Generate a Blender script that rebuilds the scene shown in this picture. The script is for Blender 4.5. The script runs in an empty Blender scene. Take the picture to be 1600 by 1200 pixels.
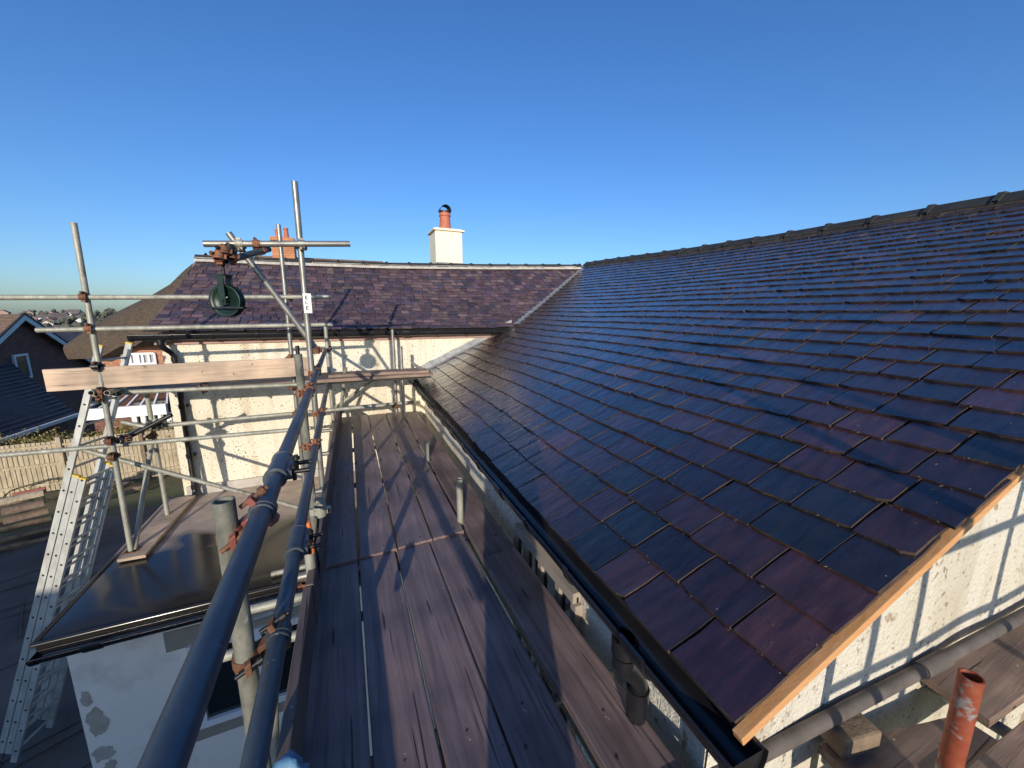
import bpy, bmesh, math, random
from mathutils import Vector, Matrix
from mathutils import noise as mn
R = math.radians
scene = bpy.context.scene
COL = scene.collection
V = Vector

# ------------------------------------------------------------------ camera
FPX = 600.0
fwd = V((532-800, 494-600, FPX)).normalized()      # world +Y seen in camera axes (x right, y down, z forward)
upc = V((0, -FPX*FPX/106.0, -FPX)).normalized()
upc = (upc - fwd*upc.dot(fwd)).normalized()
rgt = fwd.cross(upc)
if rgt.x < 0: rgt = -rgt
M = Matrix((rgt, fwd, upc))                          # camera axes -> world (camera at the origin)
def ray(x, y): return (M @ V((x-800, y-600, FPX))).normalized()
def onz(x, y, z): d = ray(x, y); return d*(z/d.z)
def ony(x, y, Y): d = ray(x, y); return d*(Y/d.y)
def onx(x, y, X): d = ray(x, y); return d*(X/d.x)
cam = bpy.data.cameras.new('camera'); camo = bpy.data.objects.new('camera', cam); COL.objects.link(camo)
cx, cy, cz = M @ V((1,0,0)), M @ V((0,-1,0)), M @ V((0,0,-1))
camo.matrix_world = Matrix(((cx.x,cy.x,cz.x,0),(cx.y,cy.y,cz.y,0),(cx.z,cy.z,cz.z,0),(0,0,0,1)))
cam.sensor_width = 36; cam.lens = 36*FPX/1600
cam.clip_start = 0.02; cam.clip_end = 6000
scene.camera = camo

# ------------------------------------------------------------------ sky and sun
SUN = V((0.45, 1.25, -0.335)).normalized()          # travel direction of the light
elev = math.asin(-SUN.z); az = math.atan2(-SUN.x, -SUN.y)
w = bpy.data.worlds.new('World'); scene.world = w; w.use_nodes = True
nt = w.node_tree; nt.nodes.clear()
sky = nt.nodes.new('ShaderNodeTexSky'); sky.sky_type = 'NISHITA'; sky.sun_disc = False
sky.sun_elevation = elev; sky.sun_rotation = az
sky.altitude = 100; sky.air_density = 1.0; sky.dust_density = 1.1; sky.ozone_density = 2.5
bg = nt.nodes.new('ShaderNodeBackground'); bg.inputs['Strength'].default_value = 0.145
out = nt.nodes.new('ShaderNodeOutputWorld')
hs = nt.nodes.new('ShaderNodeHueSaturation'); hs.inputs['Saturation'].default_value = 1.16
tn = nt.nodes.new('ShaderNodeMix'); tn.data_type = 'RGBA'; tn.blend_type = 'MULTIPLY'; tn.inputs[0].default_value = 1; tn.inputs[7].default_value = (0.78, 0.98, 1.32, 1)
nt.links.new(sky.outputs[0], hs.inputs['Color']); nt.links.new(hs.outputs[0], tn.inputs[6]); nt.links.new(tn.outputs[2], bg.inputs[0]); nt.links.new(bg.outputs[0], out.inputs[0])
sl = bpy.data.lights.new('sun', 'SUN'); sl.energy = 4.4; sl.angle = R(0.5); sl.color = (1.0, 0.89, 0.74)
so = bpy.data.objects.new('sun', sl); COL.objects.link(so); so.rotation_euler = SUN.to_track_quat('-Z', 'Y').to_euler()
scene.view_settings.view_transform = 'Standard'; scene.view_settings.look = 'None'
scene.view_settings.gamma = 1; scene.view_settings.exposure = 0.0
scene.render.resolution_x = 1024; scene.render.resolution_y = 768

# ------------------------------------------------------------------ materials
def mat(name, base, rough=0.6, metal=0.0, var=None, scale=8, detail=6, bump=0.0, bscale=None, stretch=None, spots=None,
        attr=False, spec=0.5, coat=0.0, rvar=0.0, cmix=None, coatr=0.15):
    m = bpy.data.materials.new(name); m.use_nodes = True; t = m.node_tree; n = t.nodes; L = t.links
    b = n['Principled BSDF']; b.inputs['Roughness'].default_value = rough; b.inputs['Metallic'].default_value = metal
    b.inputs['Specular IOR Level'].default_value = spec
    if coat: b.inputs['Coat Weight'].default_value = coat; b.inputs['Coat Roughness'].default_value = coatr
    tc = n.new('ShaderNodeTexCoord'); mp = n.new('ShaderNodeMapping'); L.new(tc.outputs['Object'], mp.inputs[0])
    if stretch: mp.inputs['Scale'].default_value = stretch
    def noise(sc, de=6, ro=0.6):
        x = n.new('ShaderNodeTexNoise'); x.inputs['Scale'].default_value = sc; x.inputs['Detail'].default_value = de
        x.inputs['Roughness'].default_value = ro; L.new(mp.outputs[0], x.inputs['Vector']); return x
    col = None
    if attr:
        a = n.new('ShaderNodeAttribute'); a.attribute_name = 'tint'; col = a.outputs['Color']
    if var:
        nz = noise(scale, detail); rp = n.new('ShaderNodeValToRGB'); L.new(nz.outputs['Fac'], rp.inputs[0])
        e = rp.color_ramp.elements; e[0].position = 0.32; e[1].position = 0.7
        e[0].color = (*base, 1); e[1].color = (*var, 1)
        if col is None: col = rp.outputs[0]
        else:
            mx = n.new('ShaderNodeMix'); mx.data_type = 'RGBA'; mx.blend_type = 'MULTIPLY'; mx.inputs[0].default_value = 1
            L.new(col, mx.inputs[6]); L.new(rp.outputs[0], mx.inputs[7]); col = mx.outputs[2]
    for sp in (spots or []):    # (colour, scale, lo, hi)
        nz = noise(sp[1], 4, 0.7); rp = n.new('ShaderNodeValToRGB'); L.new(nz.outputs['Fac'], rp.inputs[0])
        e = rp.color_ramp.elements; e[0].position = sp[2]; e[1].position = sp[3]; e[0].color = (0,0,0,1); e[1].color = (1,1,1,1)
        mx = n.new('ShaderNodeMix'); mx.data_type = 'RGBA'; L.new(rp.outputs[0], mx.inputs[0])
        if col is None: mx.inputs[6].default_value = (*base, 1)
        else: L.new(col, mx.inputs[6])
        mx.inputs[7].default_value = (*sp[0], 1); col = mx.outputs[2]
    if col is None: b.inputs['Base Color'].default_value = (*base, 1)
    else: L.new(col, b.inputs['Base Color'])
    if rvar:
        nz = noise(scale*0.7, 4); mr = n.new('ShaderNodeMapRange'); L.new(nz.outputs['Fac'], mr.inputs[0])
        mr.inputs[1].default_value = 0.3; mr.inputs[2].default_value = 0.7
        mr.inputs[3].default_value = max(0.03, rough-rvar); mr.inputs[4].default_value = rough+rvar
        L.new(mr.outputs[0], b.inputs['Roughness'])
        if coat: L.new(mr.outputs[0], b.inputs['Coat Roughness'])
    if bump:
        nz = noise(bscale or scale*3, 8, 0.65); bp = n.new('ShaderNodeBump'); bp.inputs['Strength'].default_value = 1.0
        bp.inputs['Distance'].default_value = bump; L.new(nz.outputs['Fac'], bp.inputs['Height']); L.new(bp.outputs[0], b.inputs['Normal'])
        if coat: L.new(bp.outputs[0], b.inputs['Coat Normal'])
    return m

def brick_mat(name, c1, c2, mortar, sc=4.2, axis='XZ'):
    m = bpy.data.materials.new(name); m.use_nodes = True; t = m.node_tree; n = t.nodes; L = t.links
    b = n['Principled BSDF']; b.inputs['Roughness'].default_value = 0.85
    tc = n.new('ShaderNodeTexCoord'); sp = n.new('ShaderNodeSeparateXYZ'); cb = n.new('ShaderNodeCombineXYZ')
    L.new(tc.outputs['Object'], sp.inputs[0]); L.new(sp.outputs['X' if axis == 'XZ' else 'Y'], cb.inputs[0]); L.new(sp.outputs['Z'], cb.inputs[1])
    br = n.new('ShaderNodeTexBrick'); L.new(cb.outputs[0], br.inputs[0]); br.inputs['Scale'].default_value = sc
    br.inputs['Color1'].default_value = (*c1,1); br.inputs['Color2'].default_value = (*c2,1); br.inputs['Mortar'].default_value = (*mortar,1)
    br.inputs['Mortar Size'].default_value = 0.035; br.inputs['Brick Width'].default_value = 0.95; br.inputs['Row Height'].default_value = 0.31
    nz = n.new('ShaderNodeTexNoise'); nz.inputs['Scale'].default_value = 3.0; nz.inputs['Detail'].default_value = 5
    L.new(tc.outputs['Object'], nz.inputs['Vector'])
    mx = n.new('ShaderNodeMix'); mx.data_type = 'RGBA'; mx.blend_type = 'OVERLAY'; mx.inputs[0].default_value = 0.5
    L.new(br.outputs[0], mx.inputs[6]); L.new(nz.outputs['Fac'], mx.inputs[7]); L.new(mx.outputs[2], b.inputs['Base Color'])
    bp = n.new('ShaderNodeBump'); bp.inputs['Distance'].default_value = 0.01; L.new(br.outputs['Fac'], bp.inputs['Height']); bp.invert = True
    L.new(bp.outputs[0], b.inputs['Normal'])
    return m

def render_mat(name, base, pit=(0.16,0.12,0.07), lo=0.62, hi=0.68, peel=None):
    # roughcast render: cream paint, pits and exposed grit
    m = bpy.data.materials.new(name); m.use_nodes = True; t = m.node_tree; n = t.nodes; L = t.links
    b = n['Principled BSDF']; b.inputs['Roughness'].default_value = 0.85
    tc = n.new('ShaderNodeTexCoord')
    def noise(sc, de, ro=0.6):
        x = n.new('ShaderNodeTexNoise'); x.inputs['Scale'].default_value = sc; x.inputs['Detail'].default_value = de
        x.inputs['Roughness'].default_value = ro; L.new(tc.outputs['Object'], x.inputs['Vector']); return x
    def ramp(src, a, bb, ca, cb):
        r = n.new('ShaderNodeValToRGB'); L.new(src, r.inputs[0]); e = r.color_ramp.elements
        e[0].position = a; e[1].position = bb; e[0].color = (*ca,1); e[1].color = (*cb,1); return r.outputs[0]
    big = noise(1.3, 5); c = ramp(big.outputs['Fac'], 0.3, 0.75, base, tuple(v*k for v, k in zip(base, (0.93,0.9,0.82))))
    dens = noise(2.4, 3); fine = noise(38, 3, 0.5)
    ma = n.new('ShaderNodeMath'); ma.operation = 'MULTIPLY_ADD'; L.new(dens.outputs['Fac'], ma.inputs[0]); ma.inputs[1].default_value = 0.28
    L.new(fine.outputs['Fac'], ma.inputs[2])
    sb = n.new('ShaderNodeMath'); sb.operation = 'SUBTRACT'; L.new(ma.outputs[0], sb.inputs[0]); sb.inputs[1].default_value = 0.14
    f = ramp(sb.outputs[0], lo, hi, (0,0,0), (1,1,1))
    mx = n.new('ShaderNodeMix'); mx.data_type = 'RGBA'; L.new(f, mx.inputs[0]); L.new(c, mx.inputs[6]); mx.inputs[7].default_value = (*pit,1)
    col = mx.outputs[2]
    if peel:
        pn = noise(peel[0], 6, 0.55); pf = ramp(pn.outputs['Fac'], peel[1], peel[1]+0.012, (0,0,0), (1,1,1))
        m2 = n.new('ShaderNodeMix'); m2.data_type = 'RGBA'; L.new(pf, m2.inputs[0]); L.new(col, m2.inputs[6]); m2.inputs[7].default_value = (*peel[2],1); col = m2.outputs[2]
    mp = n.new('ShaderNodeMapping'); mp.inputs['Scale'].default_value = (5, 5, 0.7); L.new(tc.outputs['Object'], mp.inputs[0])
    sn = n.new('ShaderNodeTexNoise'); sn.inputs['Scale'].default_value = 1.0; sn.inputs['Detail'].default_value = 6; L.new(mp.outputs[0], sn.inputs['Vector'])
    sc_ = ramp(sn.outputs['Fac'], 0.50, 0.78, (1,1,1), (0.66,0.60,0.50)); m5 = n.new('ShaderNodeMix'); m5.data_type = 'RGBA'; m5.blend_type = 'MULTIPLY'; m5.inputs[0].default_value = 1
    L.new(col, m5.inputs[6]); L.new(sc_, m5.inputs[7]); col = m5.outputs[2]
    L.new(col, b.inputs['Base Color'])
    h = noise(55, 4, 0.6); bp = n.new('ShaderNodeBump'); bp.inputs['Distance'].default_value = 0.018; bp.inputs['Strength'].default_value = 1.0
    L.new(h.outputs['Fac'], bp.inputs['Height']); L.new(bp.outputs[0], b.inputs['Normal'])
    return m

def board_mat(name, c1, c2, dark, rough, ax=1, wet=0.3):
    # sawn softwood scaffold board, grain along one local axis, with scratches and knots
    m = bpy.data.materials.new(name); m.use_nodes = True; t = m.node_tree; n = t.nodes; L = t.links
    b = n['Principled BSDF']; b.inputs['Roughness'].default_value = rough
    tc = n.new('ShaderNodeTexCoord')
    def mapped(s):
        mp = n.new('ShaderNodeMapping'); mp.inputs['Scale'].default_value = s; L.new(tc.outputs['Object'], mp.inputs[0]); return mp
    st = [22,22,22]; st[ax] = 1.1
    g = n.new('ShaderNodeTexNoise'); g.inputs['Scale'].default_value = 1.6; g.inputs['Detail'].default_value = 9; g.inputs['Roughness'].default_value = 0.65; g.inputs['Distortion'].default_value = 0.6
    L.new(mapped(st).outputs[0], g.inputs['Vector'])
    r = n.new('ShaderNodeValToRGB'); L.new(g.outputs['Fac'], r.inputs[0]); e = r.color_ramp.elements
    e[0].position = 0.3; e[1].position = 0.72; e[0].color = (*c1,1); e[1].color = (*c2,1)
    bl = n.new('ShaderNodeTexNoise'); bl.inputs['Scale'].default_value = 2.2; bl.inputs['Detail'].default_value = 6; L.new(tc.outputs['Object'], bl.inputs['Vector'])
    r2 = n.new('ShaderNodeValToRGB'); L.new(bl.outputs['Fac'], r2.inputs[0]); e = r2.color_ramp.elements; e[0].position = 0.35; e[1].position = 0.65
    e[0].color = (0.55,0.55,0.55,1); e[1].color = (1.15,1.1,1.05,1)
    mx = n.new('ShaderNodeMix'); mx.data_type = 'RGBA'; mx.blend_type = 'MULTIPLY'; mx.inputs[0].default_value = 1; L.new(r.outputs[0], mx.inputs[6]); L.new(r2.outputs[0], mx.inputs[7])
    sp = n.new('ShaderNodeTexNoise'); sp.inputs['Scale'].default_value = 15; sp.inputs['Detail'].default_value = 3; L.new(tc.outputs['Object'], sp.inputs['Vector'])
    r3 = n.new('ShaderNodeValToRGB'); L.new(sp.outputs['Fac'], r3.inputs[0]); e = r3.color_ramp.elements; e[0].position = 0.70; e[1].position = 0.73; e[0].color = (0,0,0,1); e[1].color = (1,1,1,1)
    m3 = n.new('ShaderNodeMix'); m3.data_type = 'RGBA'; L.new(r3.outputs[0], m3.inputs[0]); L.new(mx.outputs[2], m3.inputs[6]); m3.inputs[7].default_value = (*dark,1)
    L.new(m3.outputs[2], b.inputs['Base Color'])
    mr = n.new('ShaderNodeMapRange'); L.new(bl.outputs['Fac'], mr.inputs[0]); mr.inputs[1].default_value = 0.3; mr.inputs[2].default_value = 0.7; mr.inputs[3].default_value = rough-wet*0.5; mr.inputs[4].default_value = min(1, rough+wet*0.4)
    L.new(mr.outputs[0], b.inputs['Roughness'])
    bp = n.new('ShaderNodeBump'); bp.inputs['Distance'].default_value = 0.004; bp.inputs['Strength'].default_value = 0.8
    L.new(g.outputs['Fac'], bp.inputs['Height'])
    cs = [70,70,70]; cs[ax] = 2.2
    ck = n.new('ShaderNodeTexNoise'); ck.inputs['Scale'].default_value = 0.8; ck.inputs['Detail'].default_value = 3; ck.inputs['Distortion'].default_value = 0.4; L.new(mapped(cs).outputs[0], ck.inputs['Vector'])
    rr = n.new('ShaderNodeValToRGB'); L.new(ck.outputs['Fac'], rr.inputs[0]); e = rr.color_ramp.elements; e[0].position = 0.655; e[1].position = 0.71; e[0].color = (1,1,1,1); e[1].color = (0,0,0,1)
    pm = n.new('ShaderNodeTexNoise'); pm.inputs['Scale'].default_value = 1.7; L.new(tc.outputs['Object'], pm.inputs['Vector'])
    b2 = n.new('ShaderNodeBump'); b2.inputs['Distance'].default_value = 0.004; b2.inputs['Strength'].default_value = 0.8
    L.new(rr.outputs[0], b2.inputs['Height']); L.new(bp.outputs[0], b2.inputs['Normal']); prev = b2
    m4 = n.new('ShaderNodeMix'); m4.data_type = 'RGBA'; m4.blend_type = 'MULTIPLY'; m4.inputs[0].default_value = 0.75; L.new(m3.outputs[2], m4.inputs[6]); L.new(rr.outputs[0], m4.inputs[7]); L.new(m4.outputs[2], b.inputs['Base Color'])
    # pale mortar and plaster specks
    mo = n.new('ShaderNodeTexNoise'); mo.inputs['Scale'].default_value = 34; mo.inputs['Detail'].default_value = 2; L.new(tc.outputs['Object'], mo.inputs['Vector'])
    r6 = n.new('ShaderNodeValToRGB'); L.new(mo.outputs['Fac'], r6.inputs[0]); e = r6.color_ramp.elements; e[0].position = 0.735; e[1].position = 0.76; e[0].color = (0,0,0,1); e[1].color = (1,1,1,1)
    m6 = n.new('ShaderNodeMix'); m6.data_type = 'RGBA'; L.new(r6.outputs[0], m6.inputs[0]); L.new(m4.outputs[2], m6.inputs[6]); m6.inputs[7].default_value = (0.42,0.38,0.34,1); L.new(m6.outputs[2], b.inputs['Base Color'])
    L.new(prev.outputs[0], b.inputs['Normal'])
    return m

MT = dict(
 galv=mat('galvanised_tube', (0.20,0.20,0.18), 0.45, 0.6, var=(0.36,0.35,0.32), scale=6, bump=0.0006, bscale=60, spots=[((0.22,0.14,0.09),9,0.70,0.78)], rvar=0.12),
 galvo=mat('old_galvanised_tube', (0.22,0.22,0.18), 0.6, 0.25, var=(0.42,0.41,0.34), scale=16, bump=0.0014, bscale=60, stretch=(1,1,0.35), spots=[((0.20,0.13,0.08),9,0.64,0.72),((0.46,0.45,0.42),22,0.70,0.73)], rvar=0.1),
 postm=mat('weathered_near_tube', (0.075,0.08,0.065), 0.75, 0.15, var=(0.25,0.245,0.20), scale=20, bump=0.003, bscale=55, stretch=(1,1,0.45), spots=[((0.38,0.36,0.32),18,0.66,0.70),((0.14,0.075,0.04),8,0.64,0.72)]),
 bluet=mat('grey_blue_tube', (0.045,0.062,0.080), 0.40, 0.4, var=(0.095,0.115,0.135), scale=5, bump=0.0012, bscale=45, spots=[((0.26,0.26,0.24),45,0.66,0.70),((0.10,0.06,0.04),14,0.70,0.76)], rvar=0.1),  # guard rails' sky reflection and shade put into a dark blue base
 dullt=mat('dull_grey_tube', (0.085,0.072,0.062), 0.8, 0.0, var=(0.15,0.13,0.115), scale=12, bump=0.0012, bscale=60),
 redt=mat('red_painted_tube', (0.22,0.036,0.016), 0.65, 0.1, var=(0.33,0.09,0.04), scale=22, spots=[((0.27,0.27,0.26),8,0.52,0.58),((0.12,0.06,0.04),30,0.62,0.68)], bump=0.001),
 rust=mat('rusty_coupler', (0.10,0.045,0.026), 0.75, 0.35, var=(0.24,0.115,0.065), scale=30, bump=0.0015, bscale=80, spots=[((0.05,0.04,0.035),18,0.6,0.68)]),
 rusto=mat('orange_rust', (0.17,0.065,0.033), 0.75, 0.25, var=(0.33,0.155,0.09), scale=25, bump=0.001, bscale=90),
 redc=mat('red_coupler', (0.20,0.045,0.035), 0.6, 0.2, var=(0.30,0.11,0.085), scale=28, bump=0.001, spots=[((0.3,0.22,0.18),20,0.6,0.66)]),
 darkm=mat('dark_steel', (0.03,0.03,0.033), 0.45, 0.7, var=(0.06,0.055,0.05), scale=20),
 green=mat('green_wheel_paint', (0.008,0.022,0.018), 0.4, 0.2, var=(0.016,0.038,0.030), scale=12, spots=[((0.12,0.10,0.07),14,0.62,0.7)]),
 alu=mat('ladder_aluminium', (0.36,0.36,0.33), 0.5, 0.25, var=(0.56,0.56,0.51), scale=9, spots=[((0.25,0.24,0.22),16,0.64,0.70)], stretch=(1,1,0.5)),
 yellow=mat('yellow_cap', (0.6,0.42,0.06), 0.6),
 cap=mat('white_tag', (0.75,0.75,0.72), 0.5), ink=mat('tag_ink', (0.03,0.03,0.03), 0.6),
 gutter=mat('black_plastic', (0.010,0.010,0.012), 0.22, spec=0.6, var=(0.018,0.018,0.02), scale=5, rvar=0.08, bump=0.0004, bscale=30),
 lead=mat('lead_flashing', (0.20,0.21,0.22), 0.5, 0.2, var=(0.40,0.40,0.39), scale=9, bump=0.004, bscale=14, spots=[((0.06,0.06,0.06),30,0.62,0.66)]),
 slate=mat('wet_slate', (0.52,0.44,0.44), 0.22, var=(1.45,1.15,1.08), scale=7, attr=True, bump=0.007, bscale=3.2, stretch=(0.9,4.0,0.9), spec=0.45, coat=1.0, rvar=0.16, coatr=0.2, spots=[((0.09,0.075,0.06),26,0.72,0.76)]),
 slateold=mat('weathered_slate', (0.85,0.82,0.84), 0.5, var=(1.9,1.75,1.7), scale=6, attr=True, bump=0.003, bscale=30, spots=[((0.22,0.20,0.17),11,0.66,0.72)], rvar=0.15),
 chips=mat('slate_chips', (0.06,0.04,0.03), 0.8, var=(0.22,0.17,0.13), scale=4),
 sledge=mat('slate_edge', (0.012,0.008,0.007), 0.85, var=(0.11,0.07,0.045), scale=9),
 under=mat('roof_felt', (0.012,0.010,0.010), 0.9),
 mortar=mat('ridge_mortar', (0.36,0.33,0.29), 0.9, var=(0.52,0.48,0.43), scale=8, bump=0.006, bscale=30),
 mortard=mat('mossy_ridge_mortar', (0.045,0.035,0.022), 0.9, var=(0.10,0.075,0.05), scale=8, bump=0.006, bscale=30),
 ridge=mat('ridge_tile', (0.018,0.020,0.020), 0.7, var=(0.042,0.042,0.036), scale=7, bump=0.003),
 timber=mat('new_timber', (0.55,0.27,0.10), 0.65, var=(0.66,0.36,0.16), scale=3, stretch=(1,14,14), bump=0.001, spots=[((0.28,0.13,0.06),5,0.66,0.74)]),
 fascia=mat('brown_fascia', (0.34,0.19,0.16), 0.6, var=(0.44,0.27,0.23), scale=2),
 cream_ch=mat('cream_chimney_render', (0.84,0.77,0.60), 0.8, var=(0.78,0.70,0.53), scale=3, bump=0.002),
 white=mat('white_paint', (0.78,0.78,0.76), 0.5, var=(0.68,0.68,0.65), scale=4),
 pale_pane=mat('curtained_pane', (0.34,0.35,0.36), 0.15, var=(0.5,0.5,0.5), scale=3),
 upvc=mat('white_window_frame', (0.80,0.80,0.80), 0.3),
 taupe=mat('taupe_band', (0.30,0.26,0.21), 0.8, var=(0.35,0.30,0.25), scale=6),
 cream=render_mat('cream_roughcast', (0.84,0.785,0.655), pit=(0.24,0.19,0.12), lo=0.60, hi=0.68),
 creamg=render_mat('cream_gable_roughcast', (0.72,0.68,0.58), pit=(0.30,0.27,0.22), lo=0.60, hi=0.72, peel=(3.2, 0.63, (0.40,0.32,0.22))),
 stone=render_mat('pale_roughcast', (0.86,0.82,0.72), pit=(0.34,0.31,0.26), lo=0.60, hi=0.70),
 whitew=mat('white_render', (0.93,0.84,0.74), 0.8, var=(0.89,0.80,0.70), scale=2.0, bump=0.003, bscale=25, spots=[((0.62,0.56,0.48),1.2,0.55,0.75)]),
 peel=mat('bare_patch', (0.40,0.35,0.28), 0.9, var=(0.52,0.46,0.38), scale=12, bump=0.003),
 felt=mat('wet_roof_membrane', (0.055,0.048,0.042), 0.12, var=(0.10,0.085,0.07), scale=1.2, bump=0.003, bscale=3, coat=0.6, coatr=0.05),
 glass=mat('window_glass', (0.012,0.015,0.016), 0.05, spec=0.8, coat=0.5, coatr=0.03),
 dark=mat('dark_hole_disc', (0.01,0.01,0.01), 0.8),
 deck=board_mat('wet_scaffold_board', (0.15,0.108,0.106), (0.32,0.238,0.23), (0.035,0.025,0.023), 0.36, 1),
 deckx=board_mat('gable_scaffold_board', (0.16,0.11,0.085), (0.33,0.24,0.185), (0.05,0.035,0.03), 0.6, 0),
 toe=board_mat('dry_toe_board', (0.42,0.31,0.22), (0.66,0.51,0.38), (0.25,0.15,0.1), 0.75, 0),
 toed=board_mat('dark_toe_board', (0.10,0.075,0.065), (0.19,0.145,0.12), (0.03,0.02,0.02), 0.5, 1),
 thatch=mat('thatch', (0.055,0.038,0.025), 0.95, var=(0.14,0.10,0.068), scale=5, detail=10, bump=0.03, bscale=22, stretch=(1.5,1.5,3.5), spots=[((0.05,0.045,0.02),3,0.6,0.7)]),
 brick=brick_mat('red_brick', (0.46,0.17,0.09), (0.34,0.11,0.06), (0.42,0.34,0.27), 4.2),
 brickd=brick_mat('dark_red_brick', (0.22,0.075,0.05), (0.15,0.05,0.035), (0.20,0.15,0.12), 4.2, 'YZ'),
 brickd2=brick_mat('dark_brick', (0.22,0.075,0.05), (0.15,0.05,0.035), (0.20,0.15,0.12), 4.2, 'XZ'),
 bricko=brick_mat('orange_brick', (0.58,0.23,0.09), (0.48,0.17,0.07), (0.36,0.24,0.16), 5.0),
 pot=mat('terracotta', (0.40,0.11,0.06), 0.75, var=(0.50,0.17,0.10), scale=8),
 tiled=mat('dark_roof_tile', (0.030,0.024,0.026), 0.7, var=(0.060,0.048,0.048), scale=3, bump=0.004),
 tilebr=mat('brown_roof_tile', (0.16,0.10,0.07), 0.85, var=(0.25,0.17,0.12), scale=4),
 navy=mat('dark_blue_roof', (0.02,0.024,0.035), 0.5, var=(0.04,0.045,0.06), scale=3),
 fence=mat('fence_wood', (0.26,0.215,0.14), 0.85, var=(0.50,0.42,0.29), scale=3, stretch=(5,5,1), bump=0.003),
 slab=mat('dark_paving', (0.045,0.040,0.036), 0.7, var=(0.14,0.12,0.10), scale=0.9, detail=10, bump=0.012, bscale=5, spots=[((0.16,0.14,0.12),2.4,0.68,0.74)]),
 earth=mat('rough_ground', (0.19,0.15,0.08), 0.95, var=(0.10,0.12,0.045), scale=1.3, bump=0.03, bscale=4),
 leaf=mat('hedge_leaf', (0.20,0.18,0.05), 0.8, var=(0.36,0.30,0.10), scale=3),
 leafg=mat('green_leaf', (0.05,0.09,0.03), 0.7, var=(0.10,0.14,0.04), scale=3),
 hill=mat('far_hill', (0.13,0.15,0.09), 0.95, var=(0.24,0.22,0.16), scale=0.02, detail=8),  # hill, far trees and far houses coloured pale in place of haze
 ftree=mat('far_tree', (0.075,0.085,0.06), 0.9, var=(0.14,0.13,0.09), scale=0.2),
 fwall=mat('far_wall', (0.68,0.66,0.62), 0.9), fwallb=mat('far_brick_wall', (0.40,0.27,0.21), 0.9), froof=mat('far_roof', (0.16,0.13,0.12), 0.9), froofr=mat('far_red_roof', (0.30,0.17,0.13), 0.9),
 brownt=mat('aged_brown_tile', (0.11,0.07,0.05), 0.85, var=(0.24,0.17,0.12), scale=9, bump=0.004),
 log=mat('log_bark', (0.12,0.085,0.055), 0.9, var=(0.27,0.20,0.13), scale=10, bump=0.01),
 wire=mat('rusty_wire', (0.05,0.04,0.035), 0.7, 0.4),
 orangep=mat('orange_plastic', (0.85,0.22,0.06), 0.4), bluep=mat('blue_plastic', (0.08,0.20,0.34), 0.5, var=(0.16,0.33,0.48), scale=12, bump=0.006, bscale=15),
 cloth=mat('dark_jacket', (0.03,0.035,0.05), 0.9), skin=mat('skin', (0.55,0.34,0.25), 0.5),
 cablep=mat('black_cable', (0.012,0.012,0.013), 0.5),
)

def puddle_mat():
    m = bpy.data.materials.new('flat_roof_with_standing_water'); m.use_nodes = True; t = m.node_tree; n = t.nodes; L = t.links; b = n['Principled BSDF']
    tc = n.new('ShaderNodeTexCoord'); sp = n.new('ShaderNodeSeparateXYZ'); L.new(tc.outputs['Object'], sp.inputs[0])
    nz = n.new('ShaderNodeTexNoise'); nz.inputs['Scale'].default_value = 1.1; nz.inputs['Detail'].default_value = 2; L.new(tc.outputs['Object'], nz.inputs['Vector'])
    ma = n.new('ShaderNodeMath'); ma.operation = 'MULTIPLY_ADD'; L.new(nz.outputs['Fac'], ma.inputs[0]); ma.inputs[1].default_value = 1.4; L.new(sp.outputs['Y'], ma.inputs[2])
    mr = n.new('ShaderNodeMapRange'); L.new(ma.outputs[0], mr.inputs[0]); mr.inputs[1].default_value = 0.60; mr.inputs[2].default_value = 0.78
    f = mr.outputs[0]
    v = n.new('ShaderNodeTexNoise'); v.inputs['Scale'].default_value = 6; v.inputs['Detail'].default_value = 8; L.new(tc.outputs['Object'], v.inputs['Vector'])
    r = n.new('ShaderNodeValToRGB'); L.new(v.outputs['Fac'], r.inputs[0]); e = r.color_ramp.elements; e[0].position=0.35; e[1].position=0.7; e[0].color=(0.34,0.27,0.22,1); e[1].color=(0.50,0.41,0.34,1)
    mx = n.new('ShaderNodeMix'); mx.data_type='RGBA'; L.new(f, mx.inputs[0]); mx.inputs[6].default_value=(0.022,0.020,0.019,1); L.new(r.outputs[0], mx.inputs[7]); L.new(mx.outputs[2], b.inputs['Base Color'])
    r2 = n.new('ShaderNodeMapRange'); L.new(f, r2.inputs[0]); r2.inputs[3].default_value=0.17; r2.inputs[4].default_value=0.6; L.new(r2.outputs[0], b.inputs['Roughness'])
    bp = n.new('ShaderNodeBump'); bp.inputs['Distance'].default_value=0.004; bp.inputs['Strength'].default_value=0.5; mu = n.new('ShaderNodeMath'); mu.operation='MULTIPLY'; L.new(v.outputs['Fac'], mu.inputs[0]); L.new(f, mu.inputs[1]); L.new(mu.outputs[0], bp.inputs['Height']); L.new(bp.outputs[0], b.inputs['Normal'])
    return m
MT['felt'] = puddle_mat()

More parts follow.
